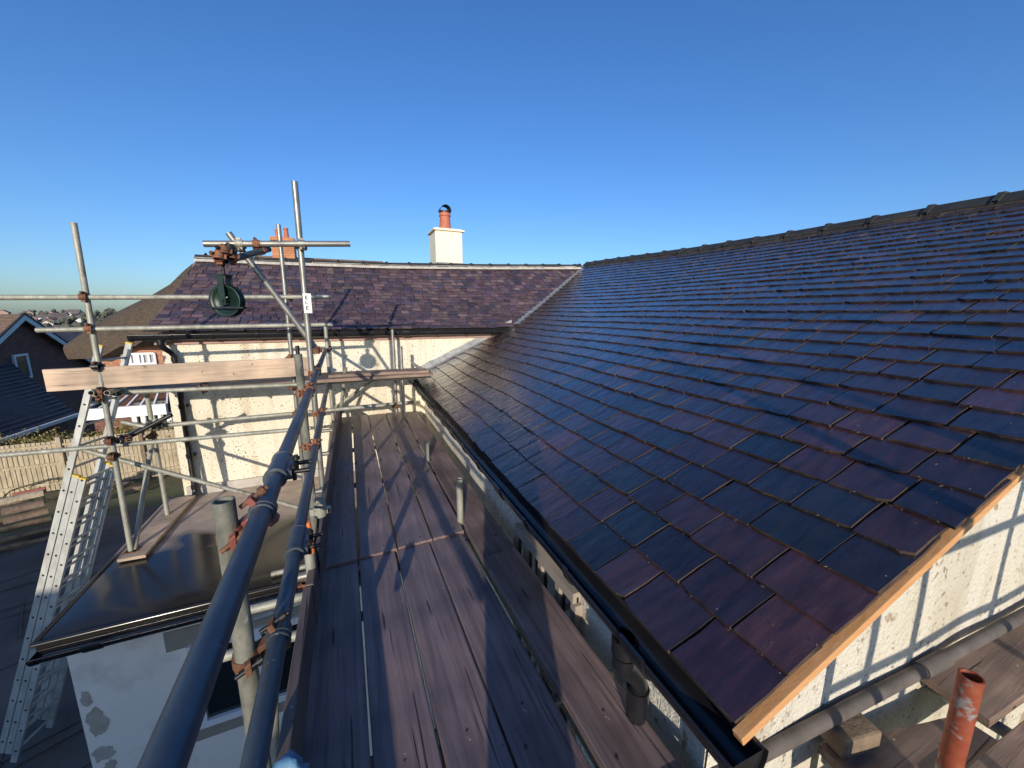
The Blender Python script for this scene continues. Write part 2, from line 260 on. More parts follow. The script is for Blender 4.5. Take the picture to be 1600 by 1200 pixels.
# ------------------------------------------------------------------ mesh builder
class MB:
    def __init__(s): s.v = []; s.f = []; s.sm = []; s.mi = []; s.tint = None; s.tints = []
    def add(s, vs, fs, smooth=False, mi=0, tint=None):
        o = len(s.v); s.v += [tuple(v) for v in vs]
        for f in fs: s.f.append([i+o for i in f]); s.sm.append(smooth); s.mi.append(mi); s.tints.append(tint or (1,1,1))
    def box(s, c, d, ax=None, mi=0, tint=None):
        """box centre c, full sizes d, optional 3 axes"""
        X, Y, Z = ax or (V((1,0,0)), V((0,1,0)), V((0,0,1))); c = V(c)
        vs = [c + X*(d[0]/2*i) + Y*(d[1]/2*j) + Z*(d[2]/2*k) for k in (-1,1) for j in (-1,1) for i in (-1,1)]
        s.add(vs, [(0,2,3,1),(4,5,7,6),(0,1,5,4),(2,6,7,3),(0,4,6,2),(1,3,7,5)], mi=mi, tint=tint)
    def span(s, a, b, w, h, up=V((0,0,1)), mi=0):
        """bar from a to b, width w (sideways) and height h (along up)"""
        a, b = V(a), V(b); d = (b-a); L = d.length; d.normalize(); side = d.cross(up).normalized(); u = side.cross(d)
        s.box((a+b)/2, (L, w, h), (d, side, u), mi)
    def tube(s, a, b, r, ri=None, n=20, caps=True, mi=0, r2=None):
        a, b = V(a), V(b); d = (b-a).normalized(); t = V((0,0,1)) if abs(d.z) < 0.9 else V((1,0,0))
        x = d.cross(t).normalized(); y = d.cross(x); r2 = r if r2 is None else r2
        def ring(p, rr): return [p + x*math.cos(2*math.pi*i/n)*rr + y*math.sin(2*math.pi*i/n)*rr for i in range(n)]
        A, B = ring(a, r), ring(b, r2)
        s.add(A+B, [(i, (i+1)%n, n+(i+1)%n, n+i) for i in range(n)], True, mi)
        if ri:
            C, D = ring(a, ri), ring(b, ri)
            s.add(C+D, [(n+i, n+(i+1)%n, (i+1)%n, i) for i in range(n)], True, mi)
            s.add(A+C, [(i, n+i, n+(i+1)%n, (i+1)%n) for i in range(n)], False, mi)
            s.add(B+D, [(i, (i+1)%n, n+(i+1)%n, n+i) for i in range(n)], False, mi)
        elif caps:
            s.add(A, [tuple(range(n))[::-1]], False, mi); s.add(B, [tuple(range(n))], False, mi)
    def path(s, pts, r, n=10, mi=0):
        pts = [V(p) for p in pts]; prev = None; rings = []
        for i, p in enumerate(pts):
            d = (pts[min(i+1, len(pts)-1)] - pts[max(i-1, 0)]).normalized()
            if prev is None: x = d.cross(V((0.13,0.2,0.97))).normalized()
            else: x = (prev - d*prev.dot(d)).normalized()
            prev = x; y = d.cross(x)
            rings.append([p + x*math.cos(2*math.pi*k/n)*r + y*math.sin(2*math.pi*k/n)*r for k in range(n)])
        vs = [v for rr in rings for v in rr]
        fs = [(i*n+k, i*n+(k+1)%n, (i+1)*n+(k+1)%n, (i+1)*n+k) for i in range(len(pts)-1) for k in range(n)]
        s.add(vs, fs, True, mi); s.add(rings[0], [tuple(range(n))[::-1]], False, mi); s.add(rings[-1], [tuple(range(n))], False, mi)
    def quad(s, a, b, c, d, mi=0): s.add([a,b,c,d], [(0,1,2,3)], mi=mi)
    def slab(s, poly, off, mi=0):
        """polygon extruded by vector off"""
        n = len(poly); off = V(off); P = [V(p) for p in poly]
        s.add(P+[p+off for p in P], [tuple(range(n))[::-1], tuple(range(n,2*n))] + [(i,(i+1)%n,n+(i+1)%n,n+i) for i in range(n)], mi=mi)
    def build(s, name, mats, parent=None, label=None, recalc=True, bevel=0):
        me = bpy.data.meshes.new(name); org = V((0,0,0))
        q_ = parent
        while q_ is not None: org = org + q_.location; q_ = q_.parent
        me.from_pydata([tuple(V(v)-org) for v in s.v], [], s.f)
        for m in (mats if isinstance(mats, (list, tuple)) else [mats]): me.materials.append(MT[m] if isinstance(m, str) else m)
        for p, sm, mi in zip(me.polygons, s.sm, s.mi): p.use_smooth = sm; p.material_index = mi
        ca = me.color_attributes.new('tint', 'FLOAT_COLOR', 'CORNER')
        k = 0; buf = []
        for p, t in zip(me.polygons, s.tints): buf += [*t, 1.0]*len(p.vertices)
        ca.data.foreach_set('color', buf)
        if recalc:
            bm = bmesh.new(); bm.from_mesh(me); bmesh.ops.recalc_face_normals(bm, faces=bm.faces); bm.to_mesh(me); bm.free()
        me.update()
        o = bpy.data.objects.new(name, me); COL.objects.link(o)
        if parent is not None: o.parent = parent
        if bevel:
            bv = o.modifiers.new('bevel', 'BEVEL'); bv.width = bevel; bv.segments = 2; bv.limit_method = 'ANGLE'
        if label: o['label'] = label
        return o
def tag(o, label=None, cat=None, group=None, kind=None):
    if label: o['label'] = label
    if cat: o['category'] = cat
    if group: o['group'] = group
    if kind: o['kind'] = kind
    return o
def empty(name, loc, label, cat, group=None):
    o = bpy.data.objects.new(name, None); COL.objects.link(o); o.location = loc; o.matrix_world = Matrix.Translation(loc)
    o.empty_display_size = 0.2; return tag(o, label, cat, group)
def lerp(a, b, t): return a + (b-a)*t

GZ = -5.2
# ------------------------------------------------------------------ ground and terrain
rng = random.Random(3)
m = MB(); N = 60
def gh(x, y):   # neighbouring land falls away behind the fence, then the far hill
    d = math.hypot(x, y); h = GZ
    if y > 15.6: h -= min(4.0, (y-15.6)*0.25)
    if d > 90: h -= min(12, (d-90)*0.06)
    return h
xs = [-3000,-900,-300,-120,-60,-40,-30,-24,-20,-16,-14,-12,-10,-8,-6,-4,-2,0,3,6,12,20,40,80,200,600,3000]
ys = [-3000,-600,-100,-30,-10,-4,0,3,6,9,12,14,15.7,17,19,22,26,32,40,60,90,130,200,300,500,900,3000]
vs = [(x,y,gh(x,y)) for y in ys for x in xs]; nx = len(xs)
m.add(vs, [(j*nx+i, j*nx+i+1, (j+1)*nx+i+1, (j+1)*nx+i) for j in range(len(ys)-1) for i in range(nx-1)], True)
tag(m.build('ground', 'earth'), kind='structure')
m = MB(); m.slab([(-9.2,-4,GZ+0.004),(1.5,-4,GZ+0.004),(1.5,9,GZ+0.004),(-4.2,13.2,GZ+0.004),(-9.2,12.2,GZ+0.004)], (0,0,0.03))
for k in range(80):      # irregular joints between the slabs
    x0 = -9+rng.random()*8; y0 = 1+rng.random()*10; a = 0.35+rng.uniform(-0.15,0.15)+(math.pi/2 if k%3==0 else 0); L = rng.uniform(0.6,2.4)
    m.span((x0,y0,GZ+0.036), (x0+math.cos(a)*L, min(12, y0+math.sin(a)*L), GZ+0.036), rng.uniform(0.012,0.035), 0.03)
tag(m.build('paved_yard', 'slab'), kind='structure')
# unseen block added behind the photographer to keep low sun off the yard
m = MB(); m.slab([(-16,-4.9,GZ-0.1),(-16,-14,GZ-0.1),(-16,-14,0.3),(-16,-7.5,0.35),(-16,-6.2,0.12)], (14.4,0,0))
tag(m.build('added_sun_block', 'earth'), kind='structure')

# far hill and town
m = MB(); A0, A1 = -0.95, 0.7; na = 60; rr = [170, 230, 300, 380, 460, 540, 620, 700, 800]
def hillz(r, a):
    z = lerp(-19, 0.5, max(0, min(1, (r-200)/380.0))) + mn.noise(V((a*9, r*0.006, 0)))*2.5 + (1.8*math.exp(-((a+0.72)/0.1)**2))
    return z if r < 650 else z - (r-650)*0.12
vs = []
for r in rr:
    for i in range(na+1):
        a = lerp(A0, A1, i/na); vs.append((math.sin(a)*r, math.cos(a)*r, hillz(r, a) if r > 180 else -24))
m.add(vs, [(j*(na+1)+i, j*(na+1)+i+1, (j+1)*(na+1)+i+1, (j+1)*(na+1)+i) for j in range(len(rr)-1) for i in range(na)], True)
tag(m.build('hill', 'hill'), kind='structure')
# visible slice of the town: azimuth -0.83 .. -0.45
protos = []
for k, (wm, rm, lab) in enumerate((('fwall','froof','white'),('fwall','froofr','white red-roofed'),('fwallb','froof','brown'))):
    h = empty('distant_house', (0,0,0), 'tiny %s house among trees on the far hillside' % lab, 'house', 'houses on the far hillside')
    b = MB(); b.box((0,0,2.4), (10,7,4.8)); b.add([(-5,-3.5,4.8),(-5,3.5,4.8),(-5,0,7.2),(5,-3.5,4.8),(5,3.5,4.8),(5,0,7.2)], [(0,2,1),(3,4,5)])
    b.build('wall', wm, h)
    b = MB()
    for s in (-1,1): b.slab([(-5.3,s*3.9,4.55),(5.3,s*3.9,4.55),(5.3,0,7.35),(-5.3,0,7.35)], (0,0,0.2))
    b.build('roof', rm, h); protos.append(h)
def copy_tree(o, parent=None):
    c = o.copy(); COL.objects.link(c); c.parent = parent
    for ch in o.children: copy_tree(ch, c)
    return c
used = [False]*3
for i in range(170):
    a = rng.uniform(-0.86, -0.42); r = 300+330*rng.random()**0.7; k = rng.choice((0,0,0,1,2))
    o = protos[k] if not used[k] else copy_tree(protos[k]); used[k] = True
    o.location = (math.sin(a)*r, math.cos(a)*r, hillz(r, a)-0.3); o.rotation_euler = (0,0,rng.uniform(0,3.1)); s = rng.uniform(0.55,0.95); o.scale = (s,s,s)
m = MB()
for i in range(420):
    a = rng.uniform(-0.9, -0.38); r = 240+380*rng.random(); s = rng.uniform(1.6,4.2); z = hillz(r, a)
    c = V((math.sin(a)*r, math.cos(a)*r, z+s*0.7)); n = 6
    for q in range(5):
        cc = c + V((rng.uniform(-s,s)*0.6, rng.uniform(-s,s)*0.6, rng.uniform(-0.3,0.7)*s)); q_ = s*rng.uniform(0.35,0.7)
        vv = [cc+V((0,0,q_)), cc-V((0,0,q_))]+[cc+V((math.cos(t*1.0472)*q_*rng.uniform(.7,1.2), math.sin(t*1.0472)*q_*rng.uniform(.7,1.2), rng.uniform(-.3,.3)*q_)) for t in range(6)]
        m.add(vv, [(0,2+t,2+(t+1)%6) for t in range(6)]+[(1,2+(t+1)%6,2+t) for t in range(6)])
tag(m.build('far_woodland', 'ftree', recalc=False), 'grey green trees massed between the far hillside houses', 'trees', kind='stuff')

# ------------------------------------------------------------------ slate laying
def lay(m, P, nrm, rows, u0, u1, gauge, wr, seed, cols, th=0.008, lift=0.016, over=1.75, jit=0.006, keep=None, smax=None, edge=1):
    r = random.Random(seed)
    s0 = 0.0; i = -1; G0 = gauge if callable(gauge) else (lambda s: gauge); wr0 = wr; step = 0.0
    while i < rows-1:
        i += 1; s0 += step; step = G0(s0); g_ = step; wr = [q*(step/G0(0))**0.9 for q in wr0]
        if s0 > (smax or 99)-0.05: break
        u = u0(s0) - r.uniform(0, wr[0])*(0.5 if i % 2 else 0.0)
        first = True
        while u < u1:
            wd = r.uniform(*wr); a, b = u, u+wd; u = b
            if first: a = max(a, u0(s0)+r.uniform(-0.012,0.010)); first = False
            if b-a < 0.04: continue
            g = r.uniform(0.0018, 0.0075); a += g; b -= g
            if keep and not keep((a+b)/2, s0): continue
            sa, sb = s0 + r.uniform(-jit, jit), s0 + r.uniform(-jit, jit)
            top = s0+g_*over
            if smax: top = min(top, smax)
            la, lb = lift + r.uniform(-0.002,0.004), lift + r.uniform(-0.002,0.004)
            n = nrm((a+b)/2, s0)
            K = 5; tail = []
            cut = r.random()
            for k in range(K+1):
                t = k/K; s = lerp(sa, sb, t) + r.uniform(-1,1)*jit*0.35
                if cut < 0.16 and k == 0: s += r.uniform(.004,.014)
                if 0.16 < cut < 0.3 and k == K: s += r.uniform(.004,.014)
                tail.append((lerp(a,b,t), s, lerp(la,lb,t)))
            mid = []
            for side, uu, ll in ((1,b,lb),(0,a,la)):
                for q in (0.33,0.66,1.0) if side else (1.0,0.66,0.33):
                    mid.append((uu + r.uniform(-1,1)*0.0038, lerp(s0, top, q), lerp(ll, 0.003, q)))
            ring = tail+mid
            Tp = [P(uu, ss) + n*(hh+th) for uu, ss, hh in ring]; Bt = [P(uu, ss) + n*hh for uu, ss, hh in ring]
            N_ = len(ring); c = r.choice(cols); v = r.uniform(0.75,1.25); c = tuple(max(0.002, q*v*r.uniform(0.93,1.07)) for q in c)
            m.add(Tp+Bt, [tuple(range(N_))], False, 0, c)
            o = len(m.v)-2*N_
            for k in range(N_-1):
                if k < K+1+2 or k > N_-4:
                    m.f.append([o+k, o+N_+k, o+N_+(k+1)%N_, o+(k+1)%N_]); m.sm.append(False); m.mi.append(edge); m.tints.append(c)
            m.f.append([o+N_-1, o+2*N_-1, o+N_, o]); m.sm.append(False); m.mi.append(edge); m.tints.append(c)

# ------------------------------------------------------------------ the slate-roofed house
house = empty('slate_roofed_house', (1.2, 6.5, GZ), 'cream roughcast house with two wet purple slate roofs meeting in a leaded valley', 'house')
# right wing roof: plane from eave to ridge, u along the eave (+Y), s up the slope
E0 = V((0.812, 0.0, -1.02)); eu = V((0.040, 1, 0)); TH = R(26.0); K = -0.055
sd = V((1, K, 0)).normalized()*math.cos(TH) + V((0,0,math.sin(TH)))
SL = 5.10
def PR(u, s):
    p = E0 + eu*u + sd*s; t = s/SL
    p.z += t*lerp(-0.265, -0.020, max(-0.1, min(1.1, (u-1.4)/6.7))) ; p.z += 0.02*math.sin(u*0.9+0.5)*t + 0.008*math.sin(u*2.3)*(1-t)
    p.z -= 0.10*math.sin(min(1,t)*math.pi)*max(0,(u-4)/4)*0.5
    return p
def us(x, Y): q = (x-E0.x-0.040*Y)/(sd.x-0.040*sd.y); return Y-sd.y*q, q
def zright(x, Y): u_, q = us(x, Y); return PR(u_, q).z
nR = eu.cross(sd).normalized()
if nR.z < 0: nR = -nR
VU0 = 0.487 + 0.0
def ur0(s): return VU0
purple = [(0.034,0.019,0.025),(0.028,0.018,0.025),(0.046,0.023,0.025),(0.020,0.020,0.030),(0.014,0.018,0.024),(0.038,0.020,0.022),(0.022,0.017,0.024),(0.016,0.019,0.019),(0.060,0.032,0.034),(0.024,0.016,0.024)]
# far roof surface
FY0, FY1 = 6.36, 8.3
def ridge_z(x):
    pts = [(-2.25,1.0),(-1.4,1.0),(0.89,1.03),(3.0,1.11),(5.6,1.235),(9,1.3)]
    for (a,za),(b,zb) in zip(pts, pts[1:]):
        if x <= b: return lerp(za, zb, (x-a)/(b-a))-0.085
    return 1.215
def eave_z(x): return -0.215 + 0.0*x
FL = 2.32
def PF(u, s):
    t = s/FL; a = 0.78; h = a*t+(1-a)*t*t
    return V((u, lerp(FY0, FY1, t), lerp(eave_z(u), ridge_z(u), h) + 0.012*math.sin(u*1.7+1)*math.sin(t*3)))
def nF(u, s):
    a = PF(u+0.05, s)-PF(u, s); b = PF(u, s+0.05)-PF(u, s); return a.cross(b).normalized()
def zfar(x, Y): t = (Y-FY0)/(FY1-FY0); return PF(x, t*FL).z if 0 <= t <= 1 else (eave_z(x)-9 if t < 0 else ridge_z(x)-(Y-FY1)*0.75)
def keepR(u, s):
    p = PR(u, s); return (p.y < 6.6 or zfar(p.x, p.y) < p.z+0.12)
m = MB(); g = 0.222
# underlay
U = [VU0+0.03+i*(8.9-VU0)/20 for i in range(21)]; S = [i*SL/10 for i in range(11)]
for i in range(20):
    for j in range(10):
        m.quad(PR(U[i],S[j])-nR*0.004, PR(U[i+1],S[j])-nR*0.004, PR(U[i+1],S[j+1])-nR*0.004, PR(U[i],S[j+1])-nR*0.004, mi=2)
lay(m, PR, lambda u, s: nR, 60, ur0, 8.9, lambda s: lerp(0.192, 0.145, min(1, s/3.6)), (0.17,0.27), 11, purple, th=0.012, lift=0.020, keep=keepR, smax=SL, jit=0.006)
rf1 = m.build('roof', ['slate','sledge','under'], house, 'wet glossy purple slate roof of the near wing', recalc=False)
r = random.Random(77); m = MB()
for i in range(420):
    uu = VU0 + 6.0*r.random()**1.7; k_ = r.randint(1, 12); ss = 0.0; 
    for _ in range(k_): ss += lerp(0.192, 0.145, min(1, ss/3.6))
    ss -= r.uniform(0.002,0.016); c = PR(uu, ss)+nR*0.034*0.9; L_ = r.uniform(0.003,0.014); w_ = r.uniform(0.001,0.0035); a_ = r.gauss(0,0.5)
    if r.random() < 0.35: ss += r.uniform(0,0.15); c = PR(uu, ss)+nR*0.034
    dx_ = (eu*math.cos(a_)+sd*math.sin(a_))*L_*0.5; dy_ = (sd*math.cos(a_)-eu*math.sin(a_))*w_
    m.add([c-dx_, c+dy_, c+dx_, c-dy_*0.7, c+nR*0.003], [(0,3,4),(3,2,4),(2,1,4),(1,0,4)])
q_ = m.build('slate_chippings', 'chips', house, recalc=False); q_['kind'] = 'stuff'
# far roof
m = MB(); fx0, fx1 = -2.27, 6.2
for i in range(24):
    for j in range(8):
        a, b = lerp(-2.13, fx1, i/24), lerp(-2.13, fx1, (i+1)/24); c, d = FL*j/8, FL*(j+1)/8
        m.quad(PF(a,c)-V((0,0,0.012)), PF(b,c)-V((0,0,0.012)), PF(b,d)-V((0,0,0.012)), PF(a,d)-V((0,0,0.012)), mi=2)
oldc = [(0.085,0.057,0.070),(0.070,0.050,0.068),(0.115,0.078,0.085),(0.050,0.043,0.068),(0.075,0.052,0.062),(0.105,0.078,0.08),(0.040,0.036,0.058),(0.06,0.045,0.06)]
def keepF(u, s): p = PF(u, s); q = zright(p.x, p.y); return p.z > q-0.25 or p.x < 2.2
lay(m, PF, nF, 21, lambda s: lerp(-2.31,-2.15,s/FL), fx1, FL/21, (0.10,0.21), 5, oldc, th=0.011, lift=0.021, keep=keepF, smax=FL, jit=0.015)
m.build('roof', ['slateold','sledge','under'], house, 'old uneven purple-brown slate roof of the far wing', recalc=False)

# ridge of the right wing: dark angled tiles with raised joints, on mossy mortar
def ridge_run(P, u0, u1, step, w, h, mats, bed, thick=0.016, drop=0.07, bumps=True, seed=1):
    mt = MB(); mb = MB(); mb2 = MB(); r = random.Random(seed); u = u0; ey = (P(u1)-P(u0)).normalized(); sx = ey.cross(V((0,0,1))).normalized()
    while u < u1-0.05:
        v = min(u1, u+step); a, b = P(u)+V((0,0,h)), P(v)+V((0,0,h+0.0)); dz = r.uniform(-0.004,0.006)
        prof = [(-w,-w*0.62),(-w*0.45,-w*0.2),(-0.03,0.0),(0.03,0.0),(w*0.45,-w*0.2),(w,-w*0.62)]
        def ringp(c, e, k=1): return [c + sx*x*k + V((0,0,z*k+e)) for x, z in prof]
        for (c1, c2, e, k) in ((a, b-(b-a).normalized()*0.012, dz, 1.0),):
            O = ringp(c1,e)+ringp(c2,e); I = [p-V((0,0,thick)) for p in O]; n = len(prof)
            mt.add(O+I, [(i,i+1,n+i+1,n+i) for i in range(n-1)]+[(2*n+n+i,2*n+n+i+1,2*n+i+1,2*n+i) for i in range(n-1)]+
                   [(i,2*n+i,2*n+i+1,i+1) for i in range(n-1)]+[(n+i,n+i+1,3*n+i+1,3*n+i) for i in range(n-1)]+[(0,n,3*n,2*n),(n-1,3*n-1,4*n-1,2*n-1)])
        if bumps:   # raised roll over the joint
            c1 = lerp(a, b, 0.94); c2 = b + (b-a).normalized()*0.02; O = ringp(c1, 0.016+dz, 1.06)+ringp(c2, 0.016+dz, 1.06); n = len(prof)
            mt.add(O+[p-V((0,0,0.03)) for p in O], [(i,i+1,n+i+1,n+i) for i in range(n-1)]+[(i,2*n+i,2*n+i+1,i+1) for i in range(n-1)]+[(n+i,n+i+1,3*n+i+1,3*n+i) for i in range(n-1)])
        for k in range(4):
            p, q = lerp(a,b,k/4), lerp(a,b,(k+1)/4); jj = r.uniform(-0.008,0.008)
            for sg in (-1,1):
                (mb if sg < 0 else mb2).quad(p+sx*sg*w*0.9+V((0,0,-w*0.5)), q+sx*sg*w*0.9+V((0,0,-w*0.5)), q+sx*sg*(w+0.02+jj)+V((0,0,-w*0.62-drop)), p+sx*sg*(w+0.02)+V((0,0,-w*0.62-drop)))
        u = v
    return mt, (mb, mb2)
mt, mb = ridge_run(lambda u: PR(u, SL+0.02), VU0-0.02, 8.62, 0.46, 0.13, 0.075, None, None)
rt = mt.build('ridge_tiles', 'ridge', house, 'dark ridge tiles with raised joints', recalc=True); [q.build('mortar', 'mortard', rt, recalc=False) for q in mb]
mt, mb = ridge_run(lambda u: V((u, FY1, ridge_z(u))), -2.16, 5.45, 0.44, 0.10, 0.105, None, None, drop=0.06, bumps=True, seed=4)
rt = mt.build('ridge_tiles', 'ridge', house, 'pale-jointed grey ridge tiles on light mortar'); [q.build('mortar', 'mortar', rt, recalc=False) for q in mb]
# back slopes close the roofs
m = MB()
for i in range(20):
    a, b = PR(U[i], SL), PR(U[i+1], SL); m.quad(a, b, b+V((4.5,0,-2.3)), a+V((4.5,0,-2.3)))
for i in range(24):
    x0, x1 = lerp(-2.13, fx1, i/24), lerp(-2.13, fx1, (i+1)/24); m.quad((x0,FY1,ridge_z(x0)),(x1,FY1,ridge_z(x1)),(x1,FY1+2.6,-0.9),(x0,FY1+2.6,-0.9))
m.build('rear_roof', 'under', house, recalc=False)

# valley and abutment flashing
def valley_pt(x):
    lo, hi = FY0, FY1
    for _ in range(40):
        md = (lo+hi)/2
        if zfar(x, md) < zright(x, md): lo = md
        else: hi = md
    return V((x, lo, zfar(x, lo)))
m = MB(); L1 = []; L2 = []; L0 = []
xs_ = [2.90+0.12*i for i in range(26)]
for x in xs_:
    if x > 5.62: break
    p = valley_pt(x); r_ = random.Random(int(x*100))
    L0.append(p + V((-0.105+r_.uniform(-.012,.012), 0.03, 0.030))); L1.append(p+V((0,0,0.045))); L2.append(p + V((0.06, -0.09, 0.052)))
for A in range(len(L1)-1):
    m.quad(L0[A], L0[A+1], L1[A+1], L1[A]); m.quad(L1[A], L1[A+1], L2[A+1], L2[A])
m.build('valley_flashing', 'lead', house, recalc=False)
m = MB(); WY = 6.50; pr = None
for i in range(17):
    x = 1.09+0.11*i; z = zright(x, WY) + 0.035; j = random.Random(i).uniform(-0.008,0.012)
    cur = (V((x, WY-0.012, z+0.11+j)), V((x, WY-0.016, z+0.008)), V((x, WY-0.15+j, z+0.004)))
    if pr: m.quad(pr[0], cur[0], cur[1], pr[1]); m.quad(pr[1], cur[1], cur[2], pr[2])
    pr = cur
m.build('abutment_flashing', 'lead', house, recalc=False)

# walls
WX = 1.03
def wall(name, poly, off, mt_, label=None): b = MB(); b.slab(poly, off); return b.build(name, mt_, house, label)
XL = -2.19
wall('wall', [(XL,WY,GZ),(3.2,WY,GZ),(3.2,WY,-0.20),(XL,WY,-0.20)], (0,0.25,0), 'cream', 'sunlit cream roughcast wall of the far wing')
wall('side_wall', [(XL+0.002,WY+0.25,GZ),(XL+0.002,FY1+2.4,GZ),(XL+0.002,FY1+2.4,-0.9),(XL+0.002,FY1,0.9),(XL+0.002,WY+0.25,-0.22)], (0.25,0,0), 'cream')
GY = 0.70
def gy(x): return GY + K*(x-0.9)
def rz(x, Y=0.56): return zright(x, Y)
def wxf(Y): return 1.0+0.033*Y
# long side wall of the near wing: rough, slightly bulging
m = MB(); nY, nZ = 90, 12; zs = [lerp(GZ, -1.07, k/nZ) for k in range(nZ+1)]; vv = []
for j in range(nZ+1):
    for i in range(nY+1):
        y = lerp(GY+0.02, WY, i/nY); vv.append((wxf(y) - 0.02*mn.noise(V((y*1.6, zs[j]*1.8, 0))) - 0.006*mn.noise(V((y*7, zs[j]*7, 3))), y, zs[j]))
m.add(vv, [(j*(nY+1)+i, (j+1)*(nY+1)+i, (j+1)*(nY+1)+i+1, j*(nY+1)+i+1) for j in range(nZ) for i in range(nY)], True)
m.build('eaves_wall', 'stone', house, 'pale roughcast wall below the near gutter', recalc=False)
m = MB(); gp = []
nX = 60; rowsZ = 14
vv = []
for i in range(nX+1):
    x = lerp(WX-0.055, 6.0, i/nX); top = rz(max(x,0.86))-0.055
    for j in range(rowsZ+1):
        z = lerp(-3.4, top, j/rowsZ); vv.append((x, gy(x)-0.03+0.012*mn.noise(V((x*2.2, z*2.2, 5))), z))
m.add(vv, [(i*(rowsZ+1)+j, (i+1)*(rowsZ+1)+j, (i+1)*(rowsZ+1)+j+1, i*(rowsZ+1)+j+1) for i in range(nX) for j in range(rowsZ)], True)
gw = m.build('gable_wall', 'creamg', house, 'sunlit cream gable wall with peeled patches', recalc=False)
# corner return between gable wall and side wall
wall('corner_return', [(WX-0.055,GY-0.025,-3.4),(WX-0.005,GY+0.10,-3.4),(WX-0.005,GY+0.10,-1.10),(WX-0.055,GY-0.025,-1.10)], (0.01,0,0), 'creamg')
# windows in the side wall of the near wing
for (y0, y1) in ((1.50,2.25),):
    m = MB(); z1, z0 = -1.455, -2.6; yc_ = (y0+y1)/2; wq = wxf(yc_)-0.03
    m.box((wq,yc_,z1), (0.05,y1-y0,0.06)); m.box((wq,yc_,z0), (0.07,y1-y0+0.1,0.06))
    for y in (y0, lerp(y0,y1,0.22), lerp(y0,y1,0.5), lerp(y0,y1,0.78), y1): m.box((wq,y,(z0+z1)/2), (0.046,0.045,z1-z0-0.06))
    wd = m.build('window', 'taupe', house, 'weathered pale window below the gutter'); m = MB(); m.box((wq+0.005,yc_,(z0+z1)/2), (0.012,y1-y0,z1-z0)); m.build('pane', 'glass', wd)
# soffit, verge board, fascia
m = MB(); m.span(PR(VU0+0.008, -0.01)-nR*0.018, PR(VU0+0.008, SL)-nR*0.018, 0.028, 0.026, nR); m.build('verge_board', 'timber', house, 'raw orange timber board along the verge', bevel=0.002)
m = MB(); m.span((0.892,0.50,-1.095),(1.092,WY,-1.095),0.02,0.11); m.build('fascia', 'gutter', house, 'black fascia behind the near gutter')
m = MB(); m.box((0.33,WY-0.02,-0.315),(5.15,0.04,0.11)); m.build('fascia', 'fascia', house, 'pinkish brown fascia board under the far gutter')

# gutters: half round with brackets
def gutter(p, q, r=0.056, br=0.6, stop=(True,True), n=12, seed=0):
    p, q = V(p), V(q); d = (q-p).normalized(); side = d.cross(V((0,0,1))).normalized(); L = (q-p).length; b = MB()
    def arc(c, rr): return [c + side*math.cos(math.pi+math.pi*k/n)*rr + V((0,0,math.sin(math.pi+math.pi*k/n)*rr*1.3)) for k in range(n+1)]
    A, B, C, D = arc(p, r), arc(q, r), arc(p, r-0.004), arc(q, r-0.004); k = n+1
    b.add(A+B, [(i,i+1,k+i+1,k+i) for i in range(n)], True); b.add(C+D, [(k+i,k+i+1,i+1,i) for i in range(n)], True)
    b.quad(A[0],B[0],D[0],C[0]); b.quad(A[n],C[n],D[n],B[n])
    for s in (A[0], A[n]):     # rolled lips
        e = s + (q-p); b.path([s, e], 0.0055, 8)
    if stop[0]: b.add(A, [tuple(range(n+1))]); 
    if stop[1]: b.add(B, [tuple(range(n+1))[::-1]])
    for s_ in (p, q):
        for e, on in ((0.0, True),):
            c = s_; X_ = arc(c-d*0.008, r+0.006); Y_ = arc(c+d*0.03, r+0.006); b.add(X_+Y_, [(i,i+1,k+i+1,k+i) for i in range(n)], True)
    t = 0.35
    while t < L-0.1:           # brackets and union joints
        wd = 0.03 if int(t/br) % 3 else 0.11; c = p+d*t; X_ = arc(c-d*wd/2, r+0.007); Y_ = arc(c+d*wd/2, r+0.007)
        b.add(X_+Y_, [(i,i+1,k+i+1,k+i) for i in range(n)], True); b.add(X_+arc(c-d*wd/2, r), [(i,k+i,k+i+1,i+1) for i in range(n)]); b.add(Y_+arc(c+d*wd/2, r), [(i,i+1,k+i+1,k+i) for i in range(n)])
        b.box(c+side*(-0.0)+V((0,0,0.0))-side*(r+0.004), (0.012,wd,0.022), (side,d,V((0,0,1)))); b.box(c+side*(r+0.004), (0.012,wd,0.022), (side,d,V((0,0,1))))
        t += br
    return b
gutter((0.812,0.455,-1.035),(1.008,6.40,-1.035), br=0.42).build('gutter', 'gutter', house, 'glossy black half-round gutter along the near eave', recalc=False)
gutter((-2.42,6.325,-0.235),(2.66,6.325,-0.235), br=0.5).build('gutter', 'gutter', house, 'black gutter along the far eave', recalc=False)
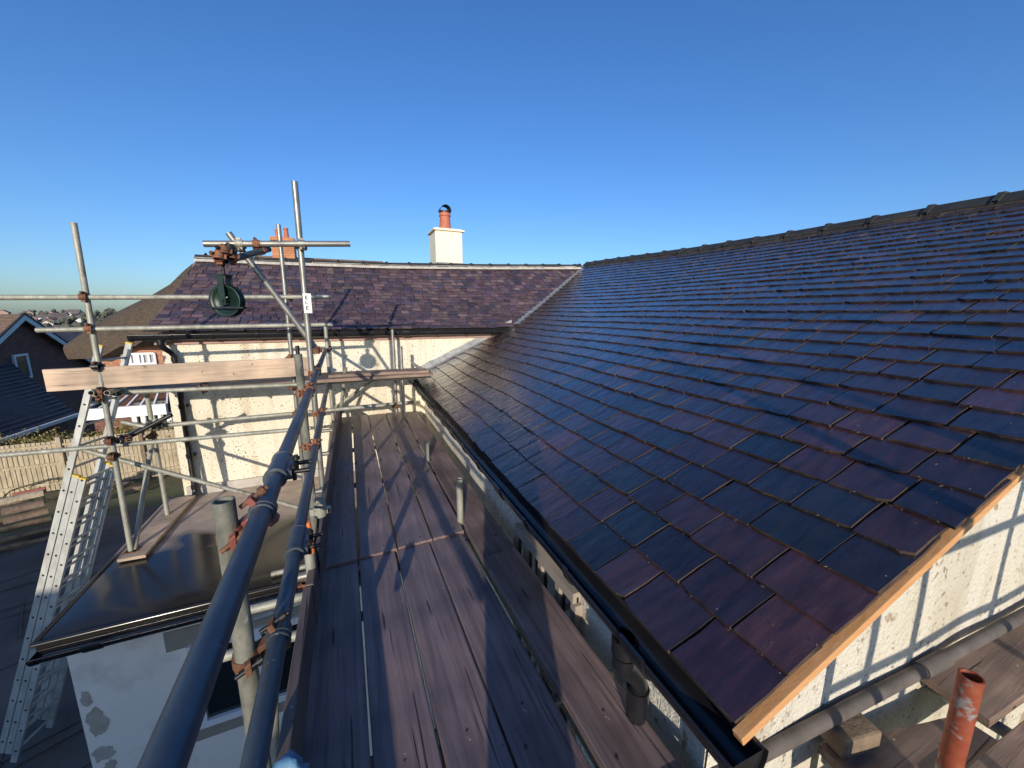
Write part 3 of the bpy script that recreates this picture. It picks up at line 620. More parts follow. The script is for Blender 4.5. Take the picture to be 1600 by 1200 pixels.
# downpipes
m = MB(); a = ony(250,524,6.32); x0 = -2.13
m.path([(x0,6.325,-0.28),(x0,6.325,-0.36),(x0+0.02,6.345,-0.41),(x0+0.07,6.39,-0.47),(x0+0.09,6.41,-0.52),(x0+0.09,6.415,-0.60),(x0+0.09,6.415,-2.40),(x0+0.09,6.40,-2.44),(x0+0.09,6.36,-2.47)], 0.034, 14)
for z in (-0.33,-0.56,-1.2,-1.9,-2.35): m.tube((x0+(0 if z > -0.4 else 0.09), 6.415 if z < -0.4 else 6.325, z-0.03), (x0+(0 if z > -0.4 else 0.09), 6.415 if z < -0.4 else 6.325, z+0.03), 0.042, n=16)
for z in (-1.2,-1.9): m.box((x0+0.09,6.47,z),(0.11,0.06,0.03))
m.build('downpipe', 'gutter', house, 'black downpipe with swan neck on the far wall', recalc=False)
m = MB(); c = V((0.822,0.90,0)); m.path([c+V((0,0,-1.09)),c+V((0,0,-1.18)),c+V((0.01,0,-1.21)),c+V((0.055,0.0,-1.27)),c+V((0.075,0.0,-1.31)),c+V((0.075,0.0,-3.2))], 0.034, 14)
m.tube(c+V((0,0,-1.15)),c+V((0,0,-1.09)),0.045,n=18); m.tube(c+V((0.075,0.0,-1.40)),c+V((0.075,0.0,-1.33)),0.041,n=18)
m.tube(c+V((0,0,-1.20)),c+V((0,0,-1.16)),0.041,n=18)
m.build('downpipe', 'gutter', house, 'black downpipe below the near gutter', recalc=False)

# white chimney with pot and cowl
cyf = 8.72; cx0, cx1 = ony(680.5,380,cyf).x, ony(722.5,380,cyf).x; cyc = cyf+0.30; ctz = ony(700,361,cyf).z; cw = cx1-cx0; cmx = (cx0+cx1)/2
m = MB(); m.box((cmx,cyc,(0.5+ctz)/2),(cw,0.60,ctz-0.5)); ch = m.build('chimney', 'cream_ch', house, 'smooth cream rendered chimney stack', bevel=0.012)
m = MB(); m.box((cmx,cyc,ctz+0.018),(cw+0.09,0.69,0.034)); m.slab([(cx0,cyc-0.29,ctz+0.036),(cx1,cyc-0.29,ctz+0.036),(cx1,cyc+0.29,ctz+0.036),(cx0,cyc+0.29,ctz+0.036)],(0,0,0.025)); m.build('capping', 'cream_ch', ch, bevel=0.008)
m = MB(); m.box((cmx,cyc-0.305,1.10),(cw+0.02,0.006,0.16)); m.build('soaker', 'lead', ch)
pc = V((cmx-0.01,cyc-0.03,ctz+0.06)); m = MB()
for a_, b_, r1, r2 in ((0,0.05,0.14,0.135),(0.05,0.30,0.13,0.112),(0.30,0.34,0.13,0.13),(0.34,0.38,0.115,0.115)): m.tube(pc+V((0,0,a_)),pc+V((0,0,b_)),r1,n=24,r2=r2)
m.build('chimney_pot', 'pot', ch, recalc=False)
m = MB(); n = 14
for k in range(n):
    a, b = math.pi*k/n, math.pi*(k+1)/n; q = lambda t, y: pc+V((math.cos(t)*0.125, y, 0.39+math.sin(t)*0.14))
    m.quad(q(a,-0.12), q(b,-0.12), q(b,0.12), q(a,0.12))
m.tube(pc+V((0,0,0.375)),pc+V((0,0,0.41)),0.125,n=20); m.build('cowl', 'darkm', ch, recalc=False)

# ------------------------------------------------------------------ flat roofed extension
ext = empty('flat_roofed_extension', (-0.6, 5.2, GZ), 'white rendered flat-roofed extension in the shade beside the scaffold', 'extension')
EZ = -2.50; EX0, EX1, EY0 = -2.335, 0.98, 4.10
wl = MB(); wl.box(((EX0+EX1)/2, EY0+0.1, (GZ+EZ-0.06)/2), (EX1-EX0, 0.2, EZ-0.06-GZ)); wl.box((EX0+0.1,(EY0+0.2+6.49)/2,(GZ+EZ-0.06)/2),(0.2,6.49-EY0-0.2,EZ-0.06-GZ))
wl.build('wall', 'whitew', ext)
m = MB(); nx_, ny_ = 24, 20; x0, x1, y0, y1 = -2.37, 0.99, 3.86, 6.48; vv = []
for j in range(ny_+1):
    for i in range(nx_+1):
        x, y = lerp(x0,x1,i/nx_), lerp(y0,y1,j/ny_); e = min(1, min(x-x0, y-y0)/0.12)
        vv.append((x, y, EZ + 0.008*mn.noise(V((x*1.0,y*1.0,0))) + 0.0012*mn.noise(V((x*5,y*1.5,2))) - 0.02*(1-e)))
m.add(vv, [(j*(nx_+1)+i, j*(nx_+1)+i+1, (j+1)*(nx_+1)+i+1, (j+1)*(nx_+1)+i) for j in range(ny_) for i in range(nx_)], True)
m.box(((x0+x1)/2,(y0+y1)/2,EZ-0.075),(x1-x0-0.02,y1-y0-0.02,0.09))
m.path([(x0,y0,EZ-0.018),(x1,y0,EZ-0.018)], 0.018, 10); m.path([(x0,y0,EZ-0.018),(x0,y1,EZ-0.018)], 0.018, 10)
m.build('roof', 'felt', ext, 'glossy wet membrane roof', recalc=False)
gutter((x0+0.02,y0-0.05,EZ-0.075),(x1,y0-0.05,EZ-0.075), r=0.05, br=0.8).build('gutter', 'gutter', ext, recalc=False)
m = MB(); m.box((-2.35,5.2,EZ-0.10),(0.02,2.6,0.14)); m.box(((x0+x1)/2,3.90,EZ-0.10),(x1-x0,0.02,0.13)); m.build('fascia', 'gutter', ext)
# upstand where the roof meets the house wall
m = MB(); m.box((-0.6,6.475,EZ+0.07),(3.1,0.03,0.13)); m.build('upstand', 'mortar', ext)
r = random.Random(8)
for (px, py, w_, h_) in ((134,1092,0.05,0.09),(152,1130,0.075,0.17),(160,1178,0.09,0.10),(172,1196,0.05,0.06)):
    c = ony(px, py, EY0-0.003); m = MB(); n = 18; m.add([c+V((0,0,0))]+[c+V((math.cos(2*math.pi*k/n)*w_*r.uniform(.55,1.15), 0, math.sin(2*math.pi*k/n)*h_*r.uniform(.6,1.1))) for k in range(n)], [(0,1+k,1+(k+1)%n) for k in range(n)]); m.build('bare_patch', 'peel', ext, 'flaked patch of bare render near the corner', recalc=False)
# window with taupe surround
for z_, h_ in ((-2.96,0.20),(-4.02,0.19)): m = MB(); m.box((-0.98,EY0-0.008,z_),(1.42,0.016,h_)); m.build('window_band', 'taupe', ext)
m = MB(); wx0, wx1, wz0, wz1 = -1.50, -0.46, -3.93, -3.08
for z in (wz0, wz1): m.box(((wx0+wx1)/2, EY0-0.02, z), (wx1-wx0+0.07, 0.055, 0.07))
for x in (wx0, -0.98, wx1): m.box((x, EY0-0.02, (wz0+wz1)/2), (0.07, 0.05, wz1-wz0-0.07))
wd = m.build('window', 'upvc', ext); m = MB(); m.box(((wx0+wx1)/2,EY0-0.006,(wz0+wz1)/2),(wx1-wx0,0.01,wz1-wz0)); m.build('pane', 'glass', wd)

# ------------------------------------------------------------------ scaffolding
TR = 0.02415
scf = empty('tube_scaffold', (-0.28, 1.1, GZ), 'galvanised tube and coupler scaffold wrapping the long deck and the far wall', 'scaffold')
def tube(name, a, b, mt_='galv', label=None, r=TR): k = MB(); k.tube(a, b, r, r-0.004, 22); return k.build(name, mt_, scf_cur[0], label, recalc=False)
scf_cur = [scf]
def coupler(p, d1, d2, off=None, mt_='rust', mt2=None):
    """swivel or right-angle coupler: band round the tube along d1 at p, second band along d2 at p+off"""
    p = V(p); d1 = V(d1).normalized(); d2 = V(d2).normalized(); off = V(off) if off is not None else d1.cross(d2).normalized()*0.052
    k = MB(); n1 = off.normalized()
    for c, d, mi_ in ((p, d1, 0), (p+off, d2, 1)):
        k.tube(c-d*0.026, c+d*0.026, 0.0295, 0.0245, 16, mi=mi_)
        k.tube(c-d*0.013, c+d*0.013, 0.0325, 0.026, 16, mi=mi_)
    mid = p+off*0.5; k.box(mid, (0.034,0.034,max(0.012,off.length-0.050)), (d1, d1.cross(n1).normalized(), n1))
    for c, d in ((p, d1), (p+off, d2)):   # hinge lug and clamp lug
        sd_ = d.cross(n1).normalized()
        k.box(c+sd_*0.036, (0.034,0.020,0.026), (d, sd_, n1)); k.box(c-sd_*0.038, (0.036,0.024,0.016), (d, sd_, n1))
    o = k.build('coupler', [mt_, mt2 or mt_], scf_cur[0], bevel=0.0025)
    for c, d, s in ((p, d1, 1), (p+off, d2, 1)):
        k = MB(); sd_ = d.cross(n1).normalized(); q = c - sd_*0.042
        k.tube(q-n1*0.030, q+n1*0.045*1.0, 0.0065, n=8); k.tube(q+n1*0.022, q+n1*0.036, 0.0125, n=6)
        k.build('bolt', 'rust' if mt_ != 'rust' else 'darkm', o, recalc=False)
    return o
def sleeve(a, d, mt_='bluet'):
    k = MB(); a = V(a); d = V(d).normalized(); k.tube(a-d*0.085, a+d*0.085, 0.0315, 0.0245, 20); k.tube(a-d*0.09, a-d*0.078, 0.034, 0.0245, 20); k.tube(a+d*0.078, a+d*0.09, 0.034, 0.0245, 20)
    sd_ = d.cross(V((0,0,1))).normalized(); k.box(a+sd_*0.034, (0.15,0.02,0.03), (d,sd_,V((0,0,1))))
    o = k.build('sleeve_coupler', mt_, scf_cur[0], recalc=False)
    for t in (-0.05,0.03): k = MB(); q = a+d*t+sd_*0.048; k.tube(q-V((0,0,0.028)), q+V((0,0,0.03)), 0.0065, n=8); k.tube(q+V((0,0,0.012)), q+V((0,0,0.024)), 0.012, n=6); k.tube(q-sd_*0.01, q+sd_*0.045, 0.008, n=8); k.build('bolt', 'darkm', o, recalc=False)
X_, Y_, Z_ = V((1,0,0)), V((0,1,0)), V((0,0,1))
# long guard rails along the deck
R1a, R1b = V((-0.222,-0.5,-0.515)), V((-0.222,6.25,-0.46)); R2a, R2b = V((-0.222,-0.5,-0.885)), V((-0.215,6.20,-0.86))
def on(a, b, Y): return lerp(a, b, (Y-a.y)/(b.y-a.y))
tube('guard_rail', R1a, on(R1a,R1b,1.42), 'bluet', 'near thick blue-grey top guard rail'); tube('guard_rail', on(R1a,R1b,1.425), R1b, 'bluet', 'far length of the top guard rail')
tube('guard_rail', R2a, on(R2a,R2b,1.60), 'bluet', 'near blue-grey middle guard rail'); tube('guard_rail', on(R2a,R2b,1.605), R2b, 'bluet', 'far length of the middle guard rail')
sleeve(on(R1a,R1b,1.42), Y_); sleeve(on(R2a,R2b,1.60), Y_)
# standards along the deck: (x, y, top z, bottom z)
def std(x, y, z1, z0, lean=(0,0), mt_='galvo', label=None):
    return tube('standard', (x,y,z0), (x+lean[0],y+lean[1],z1), mt_, label)
SX = -0.285
nearS = V((SX,1.09,0)); std(SX-0.01,1.12,-0.445,GZ,(0,-0.03),'postm','near standard with an open weathered top')
coupler((SX-0.006,1.10,-0.545), Z_, Y_, on(R1a,R1b,1.12)-V((SX-0.006,1.10,-0.545)), 'redc', 'bluet')
coupler((SX-0.01,1.10,-0.905), Z_, Y_, on(R2a,R2b,1.12)-V((SX-0.01,1.10,-0.905)), 'rust', 'bluet')
# near fittings on the rails seen close up
std(-0.272,2.86,-0.245,GZ,(0,0),'postm'); tube('spigot', (-0.272,2.86,-0.27), (-0.272,2.86,-0.19), 'darkm', r=0.012)
coupler((-0.272,2.86,-0.50), Z_, Y_, on(R1a,R1b,2.84)-V((-0.272,2.86,-0.50)), 'rusto'); coupler((-0.272,2.86,-0.87), Z_, Y_, on(R2a,R2b,2.84)-V((-0.272,2.86,-0.87)), 'rusto')
std(-0.265,3.78,1.075,EZ,(0,0),'galv','tallest standard carrying the hoist arm and white tag')
coupler((-0.265,3.78,-0.50), Z_, Y_, on(R1a,R1b,3.80)-V((-0.265,3.78,-0.50)), 'rust'); coupler((-0.265,3.78,-0.86), Z_, Y_, on(R2a,R2b,3.80)-V((-0.265,3.78,-0.86)), 'rusto')
tp = ony(435,351,5.4); std(tp.x,5.4,tp.z,EZ,(0,0),'galv')
tp2 = ony(508,505,5.95); std(tp2.x,5.95,tp2.z,EZ,(0,0),'galvo'); coupler((tp2.x,5.95,-0.46), Z_, Y_, (0.02,0.02,0), 'rust')
# inner row: stubs through the gap between deck and inner board, and far posts
for (x, y, z1) in ((0.705,2.55,-1.16),(0.735,3.90,-1.30)): std(x, y, z1, EZ if y > 4 else GZ, (0,0), 'galvo', 'short white stub of inner standard poking up through the deck')
p = ony(626,541,5.72); std(p.x,5.72,p.z,EZ,(0,0),'galv')
p = ony(613,515,6.15); std(p.x,6.15,p.z,EZ,(0,0),'galv')
# transoms under the deck and ledgers
for y in (0.15,1.15,2.45,3.70,4.75,5.75): tube('transom', (-0.42,y,-1.568), (0.99,y,-1.568), 'galv')
tube('ledger', (-0.235,-0.6,-1.62), (-0.235,6.3,-1.62), 'galvo'); tube('ledger', (0.76,-0.6,-1.62), (0.76,6.3,-1.62), 'galvo')
# short rusty-ended transoms outside the toe board
for y in (2.0, 2.30): tube('putlog', (-0.72,y,-1.60), (0.2,y,-1.60), 'galvo')
# hoist arm
ha, hb = ony(318,381,3.72), ony(547,381,3.72); tube('hoist_arm', ha, hb, 'galv'); coupler(lerp(ha,hb,0.64)+V((0,0,0)), (hb-ha), Z_, V((-0.265,3.78,ha.z+0.03))-lerp(ha,hb,0.64), 'galv')
ba, bb = ony(357,364,3.80), ony(494,545,3.86); tube('brace', ba, bb, 'galv', 'diagonal brace under the hoist arm'); coupler(lerp(ha,hb,0.22), (hb-ha), (bb-ba), (0.0,0.06,-0.01), 'galvo')
sa, sb = ony(352,408,3.42), ony(420,389,3.80); tube('hoist_stub', sa, sb, 'bluet', 'short blue tube reaching out to the pulley'); coupler(ony(408,392,3.74), (sb-sa), (hb-ha), ony(401,381,3.72)-ony(408,392,3.74), 'rusto')
for px, py, yy, mm in ((350,396,3.43,'rust'),(362,404,3.48,'rust'),(341,404,3.42,'rusto'),(358,393,3.46,'darkm')):
    coupler(ony(px,py,yy), V((0.9,0.3,0.1)), V((0.1,0.3,0.95)), None, mm)
coupler(ony(494,548,3.80), Z_, (bb-ba), None, 'rust')
# left frame in front of the far wall
FYo = 5.16
sl0, sl1 = onz(205,861,EZ+0.045), ony(115,348,FYo); tube('standard', sl0, sl1, 'galvo', 'tall leaning standard at the left corner')
def onstd(py): 
    t = 0.0; best = None
    for i in range(200):
        q = lerp(sl0, sl1, i/199); c = M.transposed() @ q; yy = 600+FPX*c.y/c.z
        if best is None or abs(yy-py) < best[0]: best = (abs(yy-py), q)
    return best[1]
def ledger(pa, pb, Y, mt_='galv', name='ledger', label=None): a, b = ony(*pa, Y), ony(*pb, Y); tube(name, a, b, mt_, label); return a, b
ledger((-60,465),(518,464), 5.10, 'galvo', 'guard_rail', 'top rail of the left frame'); ledger((57,516),(521,507), 5.10, 'galvo', 'guard_rail', 'second rail of the left frame')
ledger((170,614),(482,600), 5.22, 'galvo'); ledger((243,666),(600,633), 5.45, 'galvo'); ledger((-60,717),(486,669), 5.22, 'galvo')
ledger((130,703),(482,797), 5.30, 'galvo', 'brace'); ledger((183,692),(268,648), 5.30, 'darkm', 'brace', 'short dark swivel brace')
ledger((190,659),(238,669), 5.6, 'galvo', 'brace', 'short loose-looking light tube')
tube('standard', onz(210,859,EZ+0.045), ony(243,655,5.7), 'galvo', 'raking tube at the left corner')
tube('standard', onz(262,804,EZ+0.045), ony(225,590,5.95), 'galvo')
for (px, py, yy) in ((142,614,4.98),(167,614,4.98)):
    a = ony(px,py,yy); tube('putlog', a, a+V((0.02,1.45,0.0)), 'galvo')
a = ony(184,690,5.08); tube('putlog', a, a+V((0,0.9,0)), 'galvo'); coupler(a+V((0,0.08,0)), Y_, Z_, None, 'rust')
for py, mm in ((465,'rust'),(513,'rusto'),(612,'rust'),(688,'rust'),(711,'rust'),(571,'darkm')):
    q = onstd(py); coupler(q, sl1-sl0, X_, (0,-0.055,0), mm)
coupler(ony(155,614,5.05), Y_, X_, (0.0,0,-0.055), 'rust'); coupler(ony(183,614,5.18), X_, Y_, (0.0,0,0.055), 'darkm')
for px, py, mm in ((318,602,'rust'),(452,345+215,'rusto'),(456,605,'rust'),(463,646,'rust'),(452,464,'rust')): coupler(ony(px,py,5.30), Z_ if px != 318 else Y_, X_, None, mm)
coupler(ony(250,664,5.42), X_, Z_, None, 'darkm'); coupler(ony(237,668,5.68), Z_, X_, None, 'rust'); coupler(ony(236,682,5.5), Z_, X_, None, 'rusto')
# base plates of the left corner
m = MB()
for q in (sl0, onz(210,859,EZ+0.045)): m.box((q.x,q.y,EZ+0.05),(0.10,0.10,0.006)); 
m.build('base_plate', 'rust', scf)
# far platform tubes
p1, p2 = ony(466,603,5.75), ony(664,578,5.75)
tube('ledger', V((p1.x,5.62,-0.875)), V((1.16,5.62,-0.875)), 'galvo'); tube('ledger', V((-2.3,6.22,-0.875)), V((1.14,6.22,-0.875)), 'galvo')
tube('ledger', ony(520,639,6.15), ony(650,628,6.15), 'galvo'); coupler(ony(617,634,6.10), X_, Z_, None, 'rust'); coupler(ony(533,640,6.10), X_, Z_, None, 'rusto')
a = ony(660,579,5.50); tube('putlog', a, a+V((0.02,0.9,0)), 'galvo')
tube('brace', ony(600,560,6.3)+V((0,0,-0.2)), ony(520,640,6.3), 'galvo'); tube('ledger', ony(455,672,4.6), ony(466,655,5.3), 'darkm')
tube('brace', ony(540,575,5.6), V((-0.18,6.2,-1.9)), 'galvo')
# outer row: ledger tubes below, over the extension window
tube('ledger', ony(398,967,3.55), ony(500,925,3.55)+V((0.5,0,0)), 'galvo'); tube('putlog', ony(424,897,4.0), ony(424,897,4.0)+V((0.7,0,0)), 'galvo')
tube('brace', ony(430,1210,1.9), ony(418,1130,1.9)+V((0,0.3,0.3)), 'galvo'); coupler(ony(478,915,2.6), Z_, X_, None, 'rusto')
tube('standard', V((-0.23,2.05,GZ)), V((-0.23,2.05,-1.1)), 'galvo')
k = coupler(ony(500,798,2.05), Z_, X_, None, 'galvo')

# pulley wheel hung from the hoist
pul = empty('pulley_wheel', ony(354,430,3.45), 'dark green gin wheel pulley hanging from the scaffold hoist arm', 'pulley')
pc = ony(355,470,3.45); ax = V((0.62,-0.70,0.0)).normalized()*1; ax = V((0.25,0.97,0)).normalized(); sdv = ax.cross(Z_).normalized(); RW = 0.112
ax2 = V((0.42,0.91,0)).normalized(); sdv = ax2.cross(Z_).normalized()
def wring(rr, off, n=36): return [pc + ax2*off + sdv*math.cos(2*math.pi*k/n)*rr + Z_*math.sin(2*math.pi*k/n)*rr for k in range(n)]
m = MB(); n = 36; prof = [(0.03,0.010),(0.080,0.004),(0.090,0.018),(RW,0.030),(RW+0.004,0.026),(RW-0.012,0.008),(RW-0.016,0.0),(RW-0.012,-0.008),(RW+0.004,-0.026),(RW,-0.030),(0.090,-0.018),(0.080,-0.004),(0.03,-0.010)]
rings = [wring(a, b) for a, b in prof]; vs = [v for r_ in rings for v in r_]; P_ = len(prof)
m.add(vs, [(i*n+k, i*n+(k+1)%n, ((i+1)%P_)*n+(k+1)%n, ((i+1)%P_)*n+k) for i in range(P_) for k in range(n)], True)
m.tube(pc-ax2*0.045, pc+ax2*0.045, 0.02, n=16); wh = m.build('wheel', 'green', pul)
m = MB()
for s in (-1,1):
    m.span(pc+ax2*0.042*s-Z_*0.03, pc+ax2*0.042*s+Z_*0.175, 0.045, 0.008, ax2)
m.box(pc+Z_*0.18, (0.06,0.10,0.012), (sdv, ax2, Z_)); m.tube(pc-ax2*0.055, pc+ax2*0.055, 0.012, n=12)
m.build('yoke', 'green', pul, 'weathered dark green yoke straps')
m = MB(); m.span(pc-sdv*0.15-Z_*0.05-ax2*0.05, pc+sdv*0.15-Z_*0.05-ax2*0.05, 0.010, 0.012); m.span(pc-sdv*0.15-Z_*0.05+ax2*0.05, pc+sdv*0.15-Z_*0.05+ax2*0.05, 0.010, 0.012); m.build('rope_guard', 'darkm', pul)
m = MB(); top = pc+Z_*0.18; m.path([top, top+Z_*0.06, top+Z_*0.09+sdv*0.02, top+Z_*0.13+sdv*0.015, top+Z_*0.15, top+Z_*0.13-sdv*0.02, top+Z_*0.11-sdv*0.02], 0.010, 8); m.build('hook', 'darkm', pul)

# scaffold tag
tg = empty('scaffold_tag', ony(481,488,3.72), 'small white plastic inspection tag strapped to the tallest standard', 'tag')
tc_ = ony(480.5,474,3.735); m = MB(); m.box(tc_, (0.062,0.006,0.165)); m.box(tc_+V((0,0.012,0.06)), (0.045,0.02,0.012)); m.build('holder', 'cap', tg, bevel=0.002)
def glyph(k, strokes, cx_, cz_, s):
    for (x0,z0,x1,z1) in strokes: k.span(tc_+V((cx_+x0*s,-0.0045,cz_+z0*s)), tc_+V((cx_+x1*s,-0.0045,cz_+z1*s)), 0.0015, 0.006, Z_ if abs(x1-x0) > abs(z1-z0) else X_)
m = MB(); Es = [(0,0,0,1),(0,0,.7,0),(0,.5,.6,.5),(0,1,.7,1)]; Ls = [(0,0,0,1),(0,0,.7,0)]
for (gl, x_, z_) in ((Es,-0.012,0.035),(Ls,-0.012,-0.005),(Es,-0.012,-0.05)): glyph(m, gl, x_, z_, 0.026)
m.build('printing', 'ink', tg)

# ------------------------------------------------------------------ deck boards
DZ = -1.5
def board(a0, a1, b0, b1, z, th=0.038, mt_='deck', label='', group=None, cat='scaffold board', name='scaffold_board', axis='y', tilt=0.0, seed=0):
    """top-face corners: a0,a1 near end (left,right), b0,b1 far end"""
    r = random.Random(seed); m = MB(); n = 14; A = []; zc = lambda t: z + 0.002*math.sin(t*5+seed) + tilt*t
    org = V(((a0[0]+a1[0]+b0[0]+b1[0])/4, (a0[1]+a1[1]+b0[1]+b1[1])/4, z-th/2))
    for i in range(n+1):
        t = i/n; l = lerp(V((*a0,0)), V((*b0,0)), t); q = lerp(V((*a1,0)), V((*b1,0)), t); jl, jr = r.uniform(-.0012,.0012), r.uniform(-.0012,.0012)
        d = (q-l).normalized(); l = l+d*jl; q = q+d*jr; c = 0.004
        zz = zc(t); A.append([V((l.x,l.y,zz-th)), V((l.x,l.y,zz-c)), V((l.x,l.y,zz))+d*c, V((q.x,q.y,zz))-d*c, V((q.x,q.y,zz-c)), V((q.x,q.y,zz-th))])
    vs = [v-org for ring in A for v in ring]; fs = [(i*6+k, i*6+(k+1)%6, (i+1)*6+(k+1)%6, (i+1)*6+k) for i in range(n) for k in range(6)]
    m.add(vs, fs); m.add(vs[:6], [tuple(range(6))]); m.add(vs[-6:], [tuple(range(6))[::-1]])
    o = m.build(name, mt_); o.location = org
    return tag(o, label, cat, group)
G1 = 'boards of the long deck'
J = 2.36
near = [(-0.245,-0.012),(-0.004,0.213),(0.223,0.437),(0.446,0.672)]
farE = [(-0.20,0.040),(0.058,0.275),(0.292,0.525),(0.545,0.775)]; farJ = [(-0.24,-0.010),(0.004,0.230),(0.240,0.462),(0.474,0.690)]
pos = ['first from the toe board','second from the toe board','third from the toe board','innermost, beside the standard stubs']
for i in range(4):
    a, b = near[i]; c = (b-a); t = 0.012*i
    board((a-0.008,-0.75),(b-0.008,-0.75),(a+0.004,J+t),(b+0.004,J+t+0.01), DZ-0.006, label='near wet purple-brown deck board, '+pos[i], group=G1, seed=i+1)
    a, b = farJ[i]; c, d = farE[i]
    board((a,J-0.0+t+0.008),(b,J+t+0.018),(c,6.12+0.02*(i%2)),(d,6.12), DZ+0.010, label='far wet purple-brown deck board beyond the joint, '+pos[i], group=G1, seed=i+11)
board((0.690,-0.75),(0.922,-0.75),(0.695,2.02),(0.926,2.06), DZ+0.040, label='near loose board between the deck and the house wall', group=G1, seed=31)
board((0.708,2.03),(0.945,2.075),(0.80,6.13),(1.015,6.10), DZ, label='far loose board between the deck and the house wall', group=G1, seed=32)
# toe boards on the outer edge: boards on edge
def onedge(p0, p1, z0, z1, th, mt_, label, cat='toe board', name='toe_board', group=None):
    p0, p1 = V((*p0,0)), V((*p1,0)); d = (p1-p0).normalized(); n = V((-d.y,d.x,0)); org = (p0+p1)/2+V((0,0,(z0+z1)/2)); m = MB()
    m.box((0,0,0), ((p1-p0).length, th, z1-z0), (d, n, Z_)); o = m.build(name, mt_, bevel=0.004); o.location = org; return tag(o, label, cat, group)
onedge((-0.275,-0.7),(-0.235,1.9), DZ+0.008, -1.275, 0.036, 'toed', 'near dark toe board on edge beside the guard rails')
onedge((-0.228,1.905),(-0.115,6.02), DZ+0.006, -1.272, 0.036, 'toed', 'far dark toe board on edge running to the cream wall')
# long pale toe board of the left frame
ta, tb = ony(65,578,5.08), ony(482,559,5.08); tl = ony(72,607,5.08)
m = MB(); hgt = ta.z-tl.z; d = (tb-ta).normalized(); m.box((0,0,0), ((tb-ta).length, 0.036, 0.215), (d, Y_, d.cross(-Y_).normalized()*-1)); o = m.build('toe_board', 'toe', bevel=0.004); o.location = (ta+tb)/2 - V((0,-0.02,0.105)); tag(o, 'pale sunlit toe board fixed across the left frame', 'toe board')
# far platform boards, along X
G2 = 'boards of the far platform'
xr_ = ony(664,566,5.5).x
board((-2.45,5.40),(-2.45,5.62),(1.15,5.40),(1.15,5.62), -0.80, mt_='deckx', label='front board of the far platform against the cream wall', group=G2, seed=41)
board((-2.40,5.64),(-2.40,5.86),(1.17,5.64),(1.17,5.86), -0.802, mt_='deckx', label='middle board of the far platform against the cream wall', group=G2, seed=42)
board((-2.42,5.88),(-2.42,6.10),(1.12,5.88),(1.12,6.10), -0.80, mt_='deckx', label='rear board of the far platform nearest the cream wall', group=G2, seed=43)
board((-0.20,5.50),(-0.20,5.72),(1.10,5.46),(1.10,5.68), -0.757, mt_='deckx', label='short loose board lying on top of the far platform', group=G2, seed=44)
# sole board on the extension roof
q0, q1 = onz(207,866,EZ+0.045), onz(298,772,EZ+0.045)
dd = (q1-q0).normalized(); nn = V((dd.y,-dd.x,0))
board((q0.x-0.10-0.0,q0.y-0.06),(q0.x+0.13,q0.y-0.07),(q0.x-0.07,6.36),(q0.x+0.15,6.35), EZ+0.046, th=0.032, mt_='toe', label='muddy sole board lying on the wet flat roof under the left standards', cat='sole board', name='sole_board', seed=51)

# small things near the toe board
m = MB(); a = ony(483,845,1.95); m.tube((0,0,-0.06),(0,0,0.10),0.022,n=14,r2=0.014); o = m.build('orange_tube_cap', 'orangep'); o.location = a; tag(o, 'small bright orange plastic cap outside the toe board', 'cap')
m = MB(); a = ony(450,1203,0.95); bmv = []
for j in range(9):
    for i in range(14):
        t, ph = j/8, 2*math.pi*i/14; rr_ = 0.036*math.sin(math.pi*min(0.96, 0.12+t*0.7))*(1+0.8*mn.noise(V((math.cos(ph)*2.5,math.sin(ph)*2.5,t*5)))); bmv.append(V((rr_*math.cos(ph), rr_*math.sin(ph)*0.8, lerp(-0.09,0.035,t))))
m.add(bmv, [(j*14+i, j*14+(i+1)%14, (j+1)*14+(i+1)%14, (j+1)*14+i) for j in range(8) for i in range(14)]+[tuple(8*14+i for i in range(14))], True)
o = m.build('blue_work_glove', 'bluep'); o.location = a; tag(o, 'crumpled light blue rubber glove tucked outside the toe board at the bottom edge', 'glove')
m = MB(); m.path([(0.0,0,0),(0.01,0.02,-0.05),(0.0,0.04,-0.12),(-0.02,0.05,-0.2),(-0.01,0.07,-0.33),(-0.03,0.06,-0.5)], 0.006, 8)
o = m.build('cable', 'cablep'); o.location = ony(492,800,2.05); tag(o, 'thin black cable hanging outside the toe board', 'cable')

# ------------------------------------------------------------------ gable scaffold (bottom right)
gs = empty('gable_scaffold', (1.55, 0.3, GZ), 'scaffold at the sunlit gable with rough boards and red-painted tube end', 'scaffold'); scf_cur[0] = gs
a, b = onz(1140,1203,-1.46), onz(1442,1046,-1.45); c = onz(1660,928,-1.44)
tube('ledger', a-(b-a)*0.25, b, 'dullt'); tube('ledger', b, c+(c-b)*1.0, 'dullt'); k = MB(); dd = (c-b).normalized(); k.tube(b-dd*0.015, b+dd*0.16, 0.031, 0.0245, 20); k.build('sleeve_coupler', 'dullt', gs, recalc=False)
q = ony(1518,1056,0.30); tube('standard', (q.x,q.y,-2.6), (q.x,q.y,q.z), 'redt', 'rusty red-painted open tube end')
